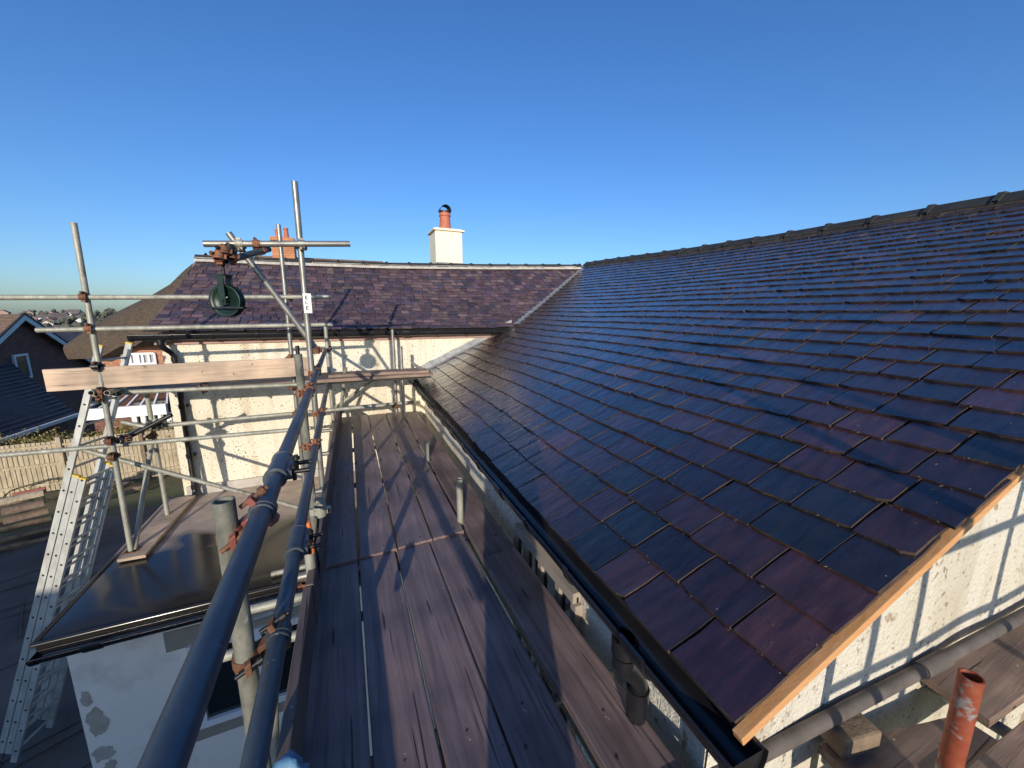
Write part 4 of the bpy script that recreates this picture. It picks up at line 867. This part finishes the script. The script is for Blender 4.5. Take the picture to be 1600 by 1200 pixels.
# outer guard rails and standards of the gable scaffold, which cast the bar shadows on the gable
for z in (-0.52,-0.95): tube('guard_rail', (1.0,-1.0,z), (4.6,-1.0,z), 'galv')
for x in (1.2,1.5,2.2,2.7,3.2): tube('standard', (x,-1.05,GZ), (x,-1.05,0.7 if x > 1 else -0.25), 'galv')
for z in (-1.585,): 
    for x in (1.3,2.3,3.3): tube('transom', (x,-1.2,z-0.04), (x,0.58,z-0.04), 'galv')
G3 = 'boards of the gable platform'
BZ = -1.56
for i, (y0, y1, x0, x1, dz, lab) in enumerate(((0.385,0.60,2.18,4.9,0.03,'worn board with a split end nearest the gable wall'),(0.15,0.37,1.72,4.9,0.0,'second worn board out from the gable wall, under the red tube end'),(-0.08,0.14,1.40,4.8,0.004,'third worn board out from the gable wall'),(-0.31,-0.09,1.3,4.8,-0.003,'fourth worn board out from the gable wall'),(0.41,0.62,1.50,2.16,-0.02,'short lower board between the house corner and the split board'))):
    board((x0,y0),(x0+0.03,y1),(x1,y0-0.16),(x1,y1-0.16), BZ+dz, mt_='deckx', label=lab, group=G3, seed=61+i)
board((1.26,0.20),(1.36,0.50),(1.62,0.12),(1.70,0.40), BZ+0.05, mt_='deckx', label='short broad board laid across the ends beside the corner of the house', group=G3, seed=71)
m = MB(); m.box((0,0,0),(0.17,0.12,0.08)); o = m.build('timber_block', 'log', bevel=0.01); o.location = onz(1322,1140,-1.52); o.rotation_euler = (0,0,-0.2); tag(o, 'rough brown packing block on the gable platform beside the long tube', 'block')
scf_cur[0] = scf

# ------------------------------------------------------------------ ladder
ld = empty('extension_ladder', (-3.9,5.9,GZ), 'long aluminium extension ladder leaning against the left scaffold frame', 'ladder')
def screen(p): c = M.transposed() @ V(p); return (800+FPX*c.x/c.z, 600+FPX*c.y/c.z)
topn, ftn = ony(156,541,5.75), V(ony(2,1175,5.65)); ln = (topn-ftn).normalized()
wdir = V((0.30,0.954,0)).normalized(); lx = ln.cross(wdir).normalized()   # ladder face normal
if lx.x < 0: lx = -lx
WL = 0.38
def stile(b, p, q, side=0.066, th=0.026):
    b.span(p, q, th, side, lx)
def section(name, p, q, off, nr, label=None, capm='yellow', sw=0.066):
    p, q = p+lx*off, q+lx*off; b = MB()
    o = None
    for s, nm in ((0,'stile'),(1,'stile')):
        b = MB(); a_, c_ = p+wdir*WL*s, q+wdir*WL*s; d = (c_-a_).normalized()
        b.box((a_+c_)/2, ((c_-a_).length, 0.026, sw), (d, wdir, lx)); 
        L = (c_-a_).length; t = 0.14; hb_ = b
        while t < L:    # dark discs painted for the shade inside rung end holes
            q_ = a_ + d*t - wdir*(0.0145 if s == 0 else -0.0145); hb_.tube(q_-wdir*0.0008, q_+wdir*0.0008, 0.0125, n=12, mi=1); t += 0.25
        st = b.build('stile', ['alu','dark'], ld)
        hb_ = MB(); hb_.box(c_+d*0.008, (0.02,0.03,sw+0.005), (d, wdir, lx)); hb_.build('end_cap', capm, st)
    t = 0.14; L = (q-p).length; d = (q-p).normalized()
    while t < L:
        b = MB(); a_ = p+d*t; b.tube(a_+wdir*0.012, a_+wdir*(WL-0.012), 0.0135, n=12); b.build('rung', 'alu', ld, recalc=False); t += 0.25
def along(t): return lerp(ftn, topn, t)
Ltot = (topn-ftn).length
section('upper', along(0.0), topn, 0.0, 0)
tmid = 0.62
# height where lower sections end: pixel row about 742
best = min(((abs(screen(along(i/300))[1]-742), i/300) for i in range(301)))[1]
section('middle', along(0.0), along(best), 0.078, 0); section('lower', along(-0.02), along(best*0.995), 0.150, 0)

# ------------------------------------------------------------------ thatched cottage behind
tc2 = empty('thatched_cottage', ony(190,650,18.5), 'red brick cottage with a brown thatched roof behind the far wing', 'cottage')
E_ = [ony(262,514,16.6), ony(232,527,16.8), ony(212,540,17.0), ony(188,541,17.2), ony(170,551,17.3), ony(150,562,17.4), ony(128,561,17.8), ony(106,560,18.5)]
T_ = [ony(322,396,19.0), ony(304,410,19.0), ony(274,440,19.0), ony(238,460,19.0), ony(200,478,19.0), ony(166,496,19.0), ony(143,513,19.1), ony(122,534,19.2)]
m = MB(); nn_ = 14; vv = []
for k in range(nn_+1):
    t = k/nn_
    for i in range(8):
        p = lerp(E_[i], T_[i], t); p = p + V((-0.08,-0.35,0.2))*math.sin(t*math.pi)*0.9; p = p + V((0,0,1))*0.05*mn.noise(p*1.5); vv.append(p)
vv += [p+V((0.8,4.5,-3.2)) for p in T_]; n8 = 8
fs = [(k*n8+i, k*n8+i+1, (k+1)*n8+i+1, (k+1)*n8+i) for k in range(nn_+1) for i in range(7)]
m.add(vv, fs, True)
under = [p+V((0.2,0.7,-0.08)) for p in E_]; m.add(E_+under, [(i,8+i,8+i+1,i+1) for i in range(7)])
m.build('thatch_roof', 'thatch', tc2, recalc=False)
CW = 17.9; wl0, wl1 = ony(158,560,CW), ony(262,560,CW)
m = MB(); m.slab([(wl0.x,CW,-9),(wl1.x,CW,-9),(wl1.x,CW,-0.6),(ony(215,538,CW).x,CW,ony(215,538,CW).z),(ony(186,538,CW).x,CW,ony(186,538,CW).z),(wl0.x,CW,ony(158,562,CW).z)], (0,0.4,0)); m.build('wall', 'brick', tc2)
m = MB(); wz0, wz1 = ony(200,585,CW).z, ony(200,553,CW).z; wx0, wx1 = ony(197,570,CW).x, ony(245,570,CW).x
for z in (wz0, (wz0+wz1)/2, wz1): m.box(((wx0+wx1)/2,CW-0.05,z),(wx1-wx0,0.08,0.07))
for i in range(6): m.box((lerp(wx0,wx1,i/5),CW-0.052,(wz0+wz1)/2),(0.16 if i in (0,2) else 0.06,0.07,wz1-wz0))
wd = m.build('window', 'upvc', tc2); m = MB(); m.box(((wx0+wx1)/2,CW-0.02,(wz0+wz1)/2),(wx1-wx0,0.02,wz1-wz0)); m.build('pane', 'pale_pane', wd)
# conservatory
cv = empty('conservatory', ony(200,690,16.6), 'small white-framed lean-to conservatory against the brick cottage', 'conservatory')
f0, f1 = ony(131,642,16.7), ony(262,640,16.7); t0, t1 = ony(182,613,CW-0.05), ony(262,606,CW-0.05); f1.z = f0.z; t1.z = t0.z
m = MB(); m.slab([f0,f1,t1,t0], (0,0,0.012)); m.build('glass_roof', 'glass', cv)
m = MB()
for i in range(7): t = i/6; m.span(lerp(f0,f1,t)+V((0,0,0.03)), lerp(t0,t1,t)+V((0,0,0.03)), 0.05, 0.05)
m.span(t0+V((0,0,0.03)), t1+V((0,0,0.03)), 0.06, 0.08); m.box(((f0.x+f1.x)/2,16.65,f0.z-0.12),(f1.x-f0.x,0.16,0.36)); m.build('roof_frame', 'upvc', cv)
m = MB(); zb = f0.z-2.2; zt = f0.z-0.28
for i in range(5): m.box((lerp(f0.x+1.2,f1.x,i/4),16.75,(zt+zb)/2),(0.13,0.1,zt-zb))
m.build('side_frame', 'upvc', cv)
m = MB(); m.box(((f0.x+1.2+f1.x)/2,16.83,(zt+zb)/2),(f1.x-f0.x-1.2,0.03,zt-zb)); m.build('pane', 'glass', cv)
m = MB(); m.box(((f0.x+f1.x)/2,16.9,zb-1.5),(f1.x-f0.x-0.2,0.12,3.0)); m.box((f0.x+0.65,16.9,(zt+zb)/2),(1.05,0.12,zt-zb)); m.build('dwarf_wall', 'brickd2', cv)

# brick chimney of a house beyond the far ridge
nb = empty('house_beyond_ridge', (-1.0,12.5,-7), 'house mostly hidden behind the far ridge, with an orange brick chimney', 'house')
a, b = ony(424,380,12.0), ony(459,380,12.0); m = MB(); m.box(((a.x+b.x)/2,12.25,1.45),(b.x-a.x,0.6,1.0)); ch = m.build('chimney', 'bricko', nb)
m = MB(); m.box(((a.x+b.x)/2,12.25,1.965),(b.x-a.x+0.04,0.66,0.09)); m.build('oversail', 'bricko', ch)
for px, hh in ((433,0.20),(447,0.25)):
    q = ony(px,370,12.1); m = MB(); m.tube((q.x,12.2,2.0),(q.x,12.2,2.0+hh),0.065,n=16,r2=0.05); m.tube((q.x,12.2,2.0+hh),(q.x,12.2,2.04+hh),0.06,n=16); m.build('chimney_pot', 'pot', ch, recalc=False)
a, b = ony(398,408,12.6), ony(600,409,12.6); m = MB()
m.slab([(a.x,11.0,0.2),(b.x,11.0,0.2),(b.x,12.8,(a.z+b.z)/2+0.03),(a.x,12.8,(a.z+b.z)/2+0.01)],(0,0.1,0.1)); m.slab([(a.x,14.6,0.2),(b.x,14.6,0.2),(b.x,12.8,b.z),(a.x,12.8,a.z)],(0,0,-0.1)); m.build('roof', 'tilebr', nb)
m = MB(); m.box(((a.x+b.x)/2,12.8,-3.4),(b.x-a.x-0.2,3.4,7.2)); m.build('wall', 'brick', nb)

# ------------------------------------------------------------------ neighbours on the left
def tile_courses(m, p00, p10, p01, p11, rows, th=0.03, mi=0):
    """stepped courses between eave edge p00-p10 and ridge edge p01-p11"""
    n = (p10-p00).cross(p01-p00).normalized(); n = n if n.z > 0 else -n
    for i in range(rows):
        t, u = i/rows, min(1, (i+1.12)/rows); a, b, c, d = lerp(p00,p01,t), lerp(p10,p11,t), lerp(p10,p11,u), lerp(p00,p01,u)
        m.add([a+n*th, b+n*th, c+n*0.004, d+n*0.004, a, b], [(0,1,2,3),(0,4,5,1)], mi=mi)
gh_ = empty('gabled_brick_house', (-16,24,-9), 'dark red brick house with white bargeboards on its shaded gable', 'house')
ap = onx(22,491,-13); ev = onx(141,569,-13); hw = ev.y-ap.y; evn = V((-13, ap.y-hw, ev.z))
m = MB(); m.slab([(-13,ap.y-hw+0.25,-9),(-13,ap.y+hw-0.25,-9),(-13,ap.y+hw-0.25,ev.z+0.12),(-13,ap.y,ap.z-0.05),(-13,ap.y-hw+0.25,ev.z+0.12)], (-9,0,0)); m.build('wall', 'brickd', gh_)
m = MB()
for s in (-1,1):
    e = V((-12.75, ap.y+s*hw, ev.z)); t = V((-12.75, ap.y, ap.z)); tile_courses(m, e, e-V((9.5,0,0)), t, t-V((9.5,0,0)), 22, 0.04); m.slab([e, t, t-V((9.5,0,0)), e-V((9.5,0,0))], (0,0,-0.06))
m.build('roof', 'tilebr', gh_, recalc=False)
for s in (-1,1):
    m = MB(); e = V((-12.72, ap.y+s*(hw+0.1), ev.z-0.06)); t = V((-12.72, ap.y, ap.z)); m.slab([e, t, t-V((0,0,0.25)), e-V((0,0,0.22))], (0.04,0,0)); m.build('bargeboard', 'white', gh_)
    m = MB(); m.slab([e+V((0,0,.07)), t+V((0,0,.07)), t-V((0,0,0.0)), e-V((0,0,0.0))], (0.07,0,0)); m.build('verge', 'tiled', gh_)
w0 = onx(24,558,-13); w1 = onx(40,580,-13)
m = MB(); yc, zc_ = (w0.y+w1.y)/2, (w0.z+w1.z)/2-0.1; ww, wh_ = 0.75, 1.0
for z in (-1,1): m.box((-12.96,yc,zc_+z*wh_/2),(0.08,ww+0.09,0.09))
for y in (-1,1): m.box((-12.96,yc+y*ww/2,zc_),(0.078,0.09,wh_-0.09))
wd = m.build('window', 'upvc', gh_); m = MB(); m.box((-12.985,yc,zc_),(0.03,ww,wh_)); m.build('pane', 'glass', wd)
# low outbuilding with dark tiled roof and white gutter
gz = -3.75; e0 = onz(-70,708,gz); e1 = onz(119,646,gz); gg = empty('tiled_garage', (-11,20,-9), 'low brick garage with a dark tiled roof and white gutter beyond the fence', 'garage')
rA = onx(17,567,-12.6); rB = V((rA.x-0.3, e0.y-2.0, rA.z+0.03)); e0b = V((e0.x,e0.y-0.5,gz))
m = MB(); tile_courses(m, e0b, e1, V((rA.x,e0b.y,rA.z)), rA, 17, 0.035); m.slab([e0b, e1, rA, V((rA.x,e0b.y,rA.z))], (0,0,-0.04))
far_ = V((rA.x-3.2, e1.y+0.3, gz)); m.add([e1, rA, far_], [(0,1,2)]); m.add([V((rA.x,e0b.y,rA.z)), rA, far_, V((far_.x,e0b.y,gz))], [(0,1,2,3)])
m.build('roof', 'tiled', gg, recalc=False)
m = MB(); m.span(e0b+V((0.07,0,-0.05)), e1+V((0.07,0,-0.05)), 0.11, 0.13); m.build('gutter', 'white', gg, bevel=0.02)
m = MB(); m.slab([V((e0b.x-0.25,e0b.y,-9)), V((e1.x-0.25,e1.y-0.1,-9)), V((e1.x-0.25,e1.y-0.1,gz-0.02)), V((e0b.x-0.25,e0b.y,gz-0.02))], (-4,0,0)); m.build('wall', 'brickd', gg)
# dark roofed house further back
dh = empty('dark_roofed_house', (-16,36,-9), 'house with a dark blue-black roof behind the thatched cottage', 'house')
p = ony(90,514,34); q = ony(235,514,34); m = MB(); m.add([V((p.x,34,p.z)),V((q.x,34,p.z)),V((q.x+0.8,30.2,p.z-3.0)),V((p.x,30.2,p.z-3.0)),V((q.x+0.8,37.8,p.z-3.0)),V((p.x,37.8,p.z-3.0))], [(0,3,2,1),(0,1,4,5),(1,2,4)]); m.build('roof', 'navy', dh, recalc=False)
m = MB(); m.box(((p.x+q.x)/2,34,(p.z-3.0-9)/2),(q.x-p.x-0.4,7,9+p.z-3.0)); m.build('wall', 'brickd2', dh)

# fence: posts, rails and feathered boards
fn = empty('garden_fence', ony(60,765,15.5), 'weathered pale closeboard garden fence at the back of the yard', 'fence')
fa, fb = V((-13.5,15.35,GZ)), V((-3.2,15.7,GZ)); L = (fb-fa).length; fd = (fb-fa).normalized(); fnr = V((fd.y,-fd.x,0))
r = random.Random(9); m = MB(); n = int(L/0.105); pan = 1.85
for i in range(n):
    t = i*0.105; q = fa+fd*t; top = 1.52 + (0.02 if int(t/pan)%2 else 0)+r.uniform(-.012,.012); a_ = 0.2+r.uniform(-.05,.05); f2 = (fd*math.cos(a_)+fnr*math.sin(a_)); m.box(q+fd*0.05+V((0,0,top/2+0.02)), (0.112,0.012,top), (f2,f2.cross(Z_)*-1,Z_))
m.build('boards', 'fence', fn)
m = MB()
for z in (0.25,0.85,1.42): m.span(fa+fnr*0.045+V((0,0,z)), fb+fnr*0.045+V((0,0,z)), 0.035, 0.07)
m.build('rails', 'fence', fn)
t = 0.0
while t < L: m = MB(); m.box(fa+fd*t+fnr*0.05+V((0,0,0.83)), (0.10,0.10,1.66), (fd,fnr,Z_)); m.build('post', 'fence' if int(t/pan)%2 else 'log', fn); t += pan
# hedge over the fence
def leaves(m, c, ext_, n, s, rr):
    for i in range(n):
        p = c + V((rr.gauss(0,ext_[0]), rr.gauss(0,ext_[1]), rr.gauss(0,ext_[2]))); a = V((rr.uniform(-1,1),rr.uniform(-1,1),rr.uniform(-1,1))).normalized(); b = a.cross(V((rr.uniform(-1,1),rr.uniform(-1,1),1))).normalized(); k = s*rr.uniform(0.5,1.3)
        m.add([p-a*k, p+b*k*0.5, p+a*k, p-b*k*0.5], [(0,1,2,3)])
hd = empty('hedge', (-8,16.4,GZ), 'straggly yellow-green hedge showing above the garden fence', 'hedge'); m = MB(); r = random.Random(4)
for i in range(36): leaves(m, V((lerp(-13.5,-5.2,i/35),16.2+r.uniform(-.2,.3),GZ+1.25+r.uniform(-.15,.18))), (0.22,0.22,0.17), 300, 0.042, r)
m.build('foliage', 'leaf', hd, recalc=False); m = MB()
for i in range(30): x = lerp(-13,-5.4,i/29); m.path([(x,16.3,GZ-0.6),(x+r.uniform(-.1,.1),16.3,GZ+0.6),(x+r.uniform(-.3,.3),16.2+r.uniform(-.2,.2),GZ+1.5)], 0.012, 5)
m.build('stems', 'log', hd, recalc=False)
# evergreen shrubs at the foot of the extension
def shrub(loc, s, lab, mt_='leafg'):
    e = empty('shrub', loc, lab, 'shrub'); m = MB(); rr = random.Random(int(s*100)); 
    for i in range(14): leaves(m, V(loc)+V((rr.uniform(-s,s)*0.5,rr.uniform(-s,s)*0.5,rr.uniform(0.1,0.8)*s)), (0.16*s,0.16*s,0.16*s), 130, 0.035, rr)
    m.build('foliage', mt_, e, recalc=False); m = MB()
    for i in range(7): m.path([V(loc), V(loc)+V((rr.uniform(-.2,.2)*s,rr.uniform(-.2,.2)*s,0.4*s)), V(loc)+V((rr.uniform(-.4,.4)*s,rr.uniform(-.4,.4)*s,0.9*s))], 0.01, 5)
    m.build('stems', 'log', e, recalc=False)
shrub((-2.75,3.9,GZ), 0.8, 'dark green shrub in the shade beside the white extension'); shrub((-3.0,13.6,GZ), 0.5, 'low scrubby plant by the far end of the yard', 'leaf')

# reclaimed ridge tiles, logs and wire in the yard
def halftile(loc, rz_, lab, mt_='pot', L=0.5, r_=0.12, tilt=0.0):
    m = MB(); n = 10; ring = lambda x, rr: [V((x, math.cos(math.pi*k/n)*rr, math.sin(math.pi*k/n)*rr)) for k in range(n+1)]; k = n+1
    A, B, C, D = ring(-L/2,r_), ring(L/2,r_), ring(-L/2,r_-0.016), ring(L/2,r_-0.016)
    m.add(A+B, [(i,i+1,k+i+1,k+i) for i in range(n)], True); m.add(C+D, [(k+i,k+i+1,i+1,i) for i in range(n)], True); m.add(A+C, [(i,k+i,k+i+1,i+1) for i in range(n)]); m.add(B+D, [(i,i+1,k+i+1,k+i) for i in range(n)])
    m.quad(A[0],B[0],D[0],C[0]); m.quad(A[n],C[n],D[n],B[n])
    o = m.build('ridge_tile', mt_, recalc=False); o.location = loc; o.rotation_euler = (0,tilt,rz_); return tag(o, lab, 'ridge tile', 'old ridge tiles stacked in the yard')
sc_ = onz(35,800,GZ+0.3); r = random.Random(2)
labs = ['bright orange half-round ridge tile on top of the yard stack','pale buff ridge tile left of the orange one on the stack','long brown ridge tile in the middle of the stack','grey-brown ridge tile lying below the orange one','pale ridge tile at the left end of the stack']
halftile(ony(47,773,12.6), 0.42, labs[0]); halftile(ony(33,780,12.4), 0.42, labs[1], 'fence', 0.7); halftile(ony(38,795,12.2), 0.40, labs[2], 'brownt', 0.62, 0.13); halftile(ony(42,808,12.2), 0.47, labs[3], 'brownt', 0.66, 0.12); halftile(ony(8,788,12.5), 0.42, labs[4], 'brownt', 0.5)
G5 = 'logs stacked in the yard'
for i, (px, py, L, rr_) in enumerate(((30,822,1.0,0.075),(45,834,1.2,0.06),(22,838,1.1,0.07),(52,846,0.9,0.05),(30,852,1.3,0.06),(10,812,0.8,0.08))):
    m = MB(); pts = [V((lerp(-L/2,L/2,k/6), 0.02*math.sin(k+i), 0.015*math.cos(k*1.7+i))) for k in range(7)]; m.path(pts, rr_, 10); o = m.build('log', 'log', recalc=False); q = onz(px, py, GZ+0.08+0.07*max(0,(3-i))); o.location = q; o.rotation_euler = (0,0.03*i,0.40+0.05*(i%3)); tag(o, 'rough brown log in the low pile at the left edge of the yard', 'log', G5)
m = MB(); pts = [V((math.cos(a)*0.75, math.sin(a)*0.5, 0.18+0.16*math.sin(a)+0.02*math.sin(5*a))) for a in [2*math.pi*i/32 for i in range(33)]]; m.path(pts, 0.012, 6); m.path([p*0.96+V((0.03,0.02,0.05)) for p in pts], 0.010, 6)
for i in range(0,32,4): m.path([pts[i], pts[i]*0.7+V((0,0,-0.08))], 0.008, 5)
o = m.build('wire_hoop', 'wire', recalc=False); o.location = onz(62,770,GZ+0.05)+V((0.3,-0.5,0)); tag(o, 'loose hoops of rusty wire on the yard behind the tile stack', 'wire')
G6 = 'rubble heap by the fence'
for i in range(14):
    px = 165+r.uniform(-22,60); q = onz(px, 752+r.uniform(-5,14), GZ+0.1); m = MB(); s = r.uniform(0.05,0.16); vv = []
    bm = bmesh.new(); bmesh.ops.create_icosphere(bm, subdivisions=2, radius=s)
    for v in bm.verts: v.co *= 1+0.35*mn.noise(v.co*4+V((i,0,0))); v.co.z *= 0.55
    me = bpy.data.meshes.new('rubble_lump'); bm.to_mesh(me); bm.free(); me.materials.append(MT['slab' if i%3 else 'log']); o = bpy.data.objects.new('rubble_lump', me); COL.objects.link(o); o.location = q; tag(o, 'dark lump of rubble in the heap at the foot of the fence', 'rubble', G6)

# ------------------------------------------------------------------ the photographer (behind the camera, casting the long shadow)
ph = bpy.data.meshes.new('person'); J_ = dict(pel=(0.0,-0.42,-0.62),ch=(0.0,-0.40,-0.20),nk=(0,-0.38,-0.04),hd=(0,-0.36,0.05),ht=(0,-0.36,0.16),
 sl=(-0.17,-0.40,-0.10),el=(-0.23,-0.30,-0.34),hl=(-0.09,-0.14,-0.10),sr=(0.17,-0.40,-0.10),er=(0.23,-0.30,-0.34),hr=(0.09,-0.14,-0.10),
 pl=(-0.07,-0.42,-0.70),kl=(-0.075,-0.40,-1.08),al=(-0.085,-0.44,-1.43),tl=(-0.09,-0.28,-1.46),pr=(0.07,-0.42,-0.70),kr=(0.075,-0.38,-1.08),ar=(0.14,-0.42,-1.43),tr=(0.09,-0.26,-1.46))
ks = list(J_); RD = dict(pel=0.15,ch=0.155,nk=0.06,hd=0.095,ht=0.08,sl=0.075,el=0.05,hl=0.04,sr=0.075,er=0.05,hr=0.04,pl=0.12,kl=0.085,al=0.06,tl=0.035,pr=0.12,kr=0.085,ar=0.06,tr=0.035)
ed = [('pel','ch'),('ch','nk'),('nk','hd'),('hd','ht'),('ch','sl'),('sl','el'),('el','hl'),('ch','sr'),('sr','er'),('er','hr'),('pel','pl'),('pl','kl'),('kl','al'),('al','tl'),('pel','pr'),('pr','kr'),('kr','ar'),('ar','tr')]
ph.from_pydata([V(J_[k]) for k in ks], [(ks.index(a), ks.index(b)) for a, b in ed], []); po = bpy.data.objects.new('person', ph); COL.objects.link(po)
sk = po.modifiers.new('skin', 'SKIN'); 
for v, k in zip(ph.skin_vertices[0].data, ks): v.radius = (RD[k], RD[k]); v.use_root = (k == 'pel')
po.modifiers.new('sub', 'SUBSURF').levels = 1; ph.materials.append(MT['cloth'])
tag(po, 'person in dark clothes standing on the deck, seen only by the shadow they throw', 'person')
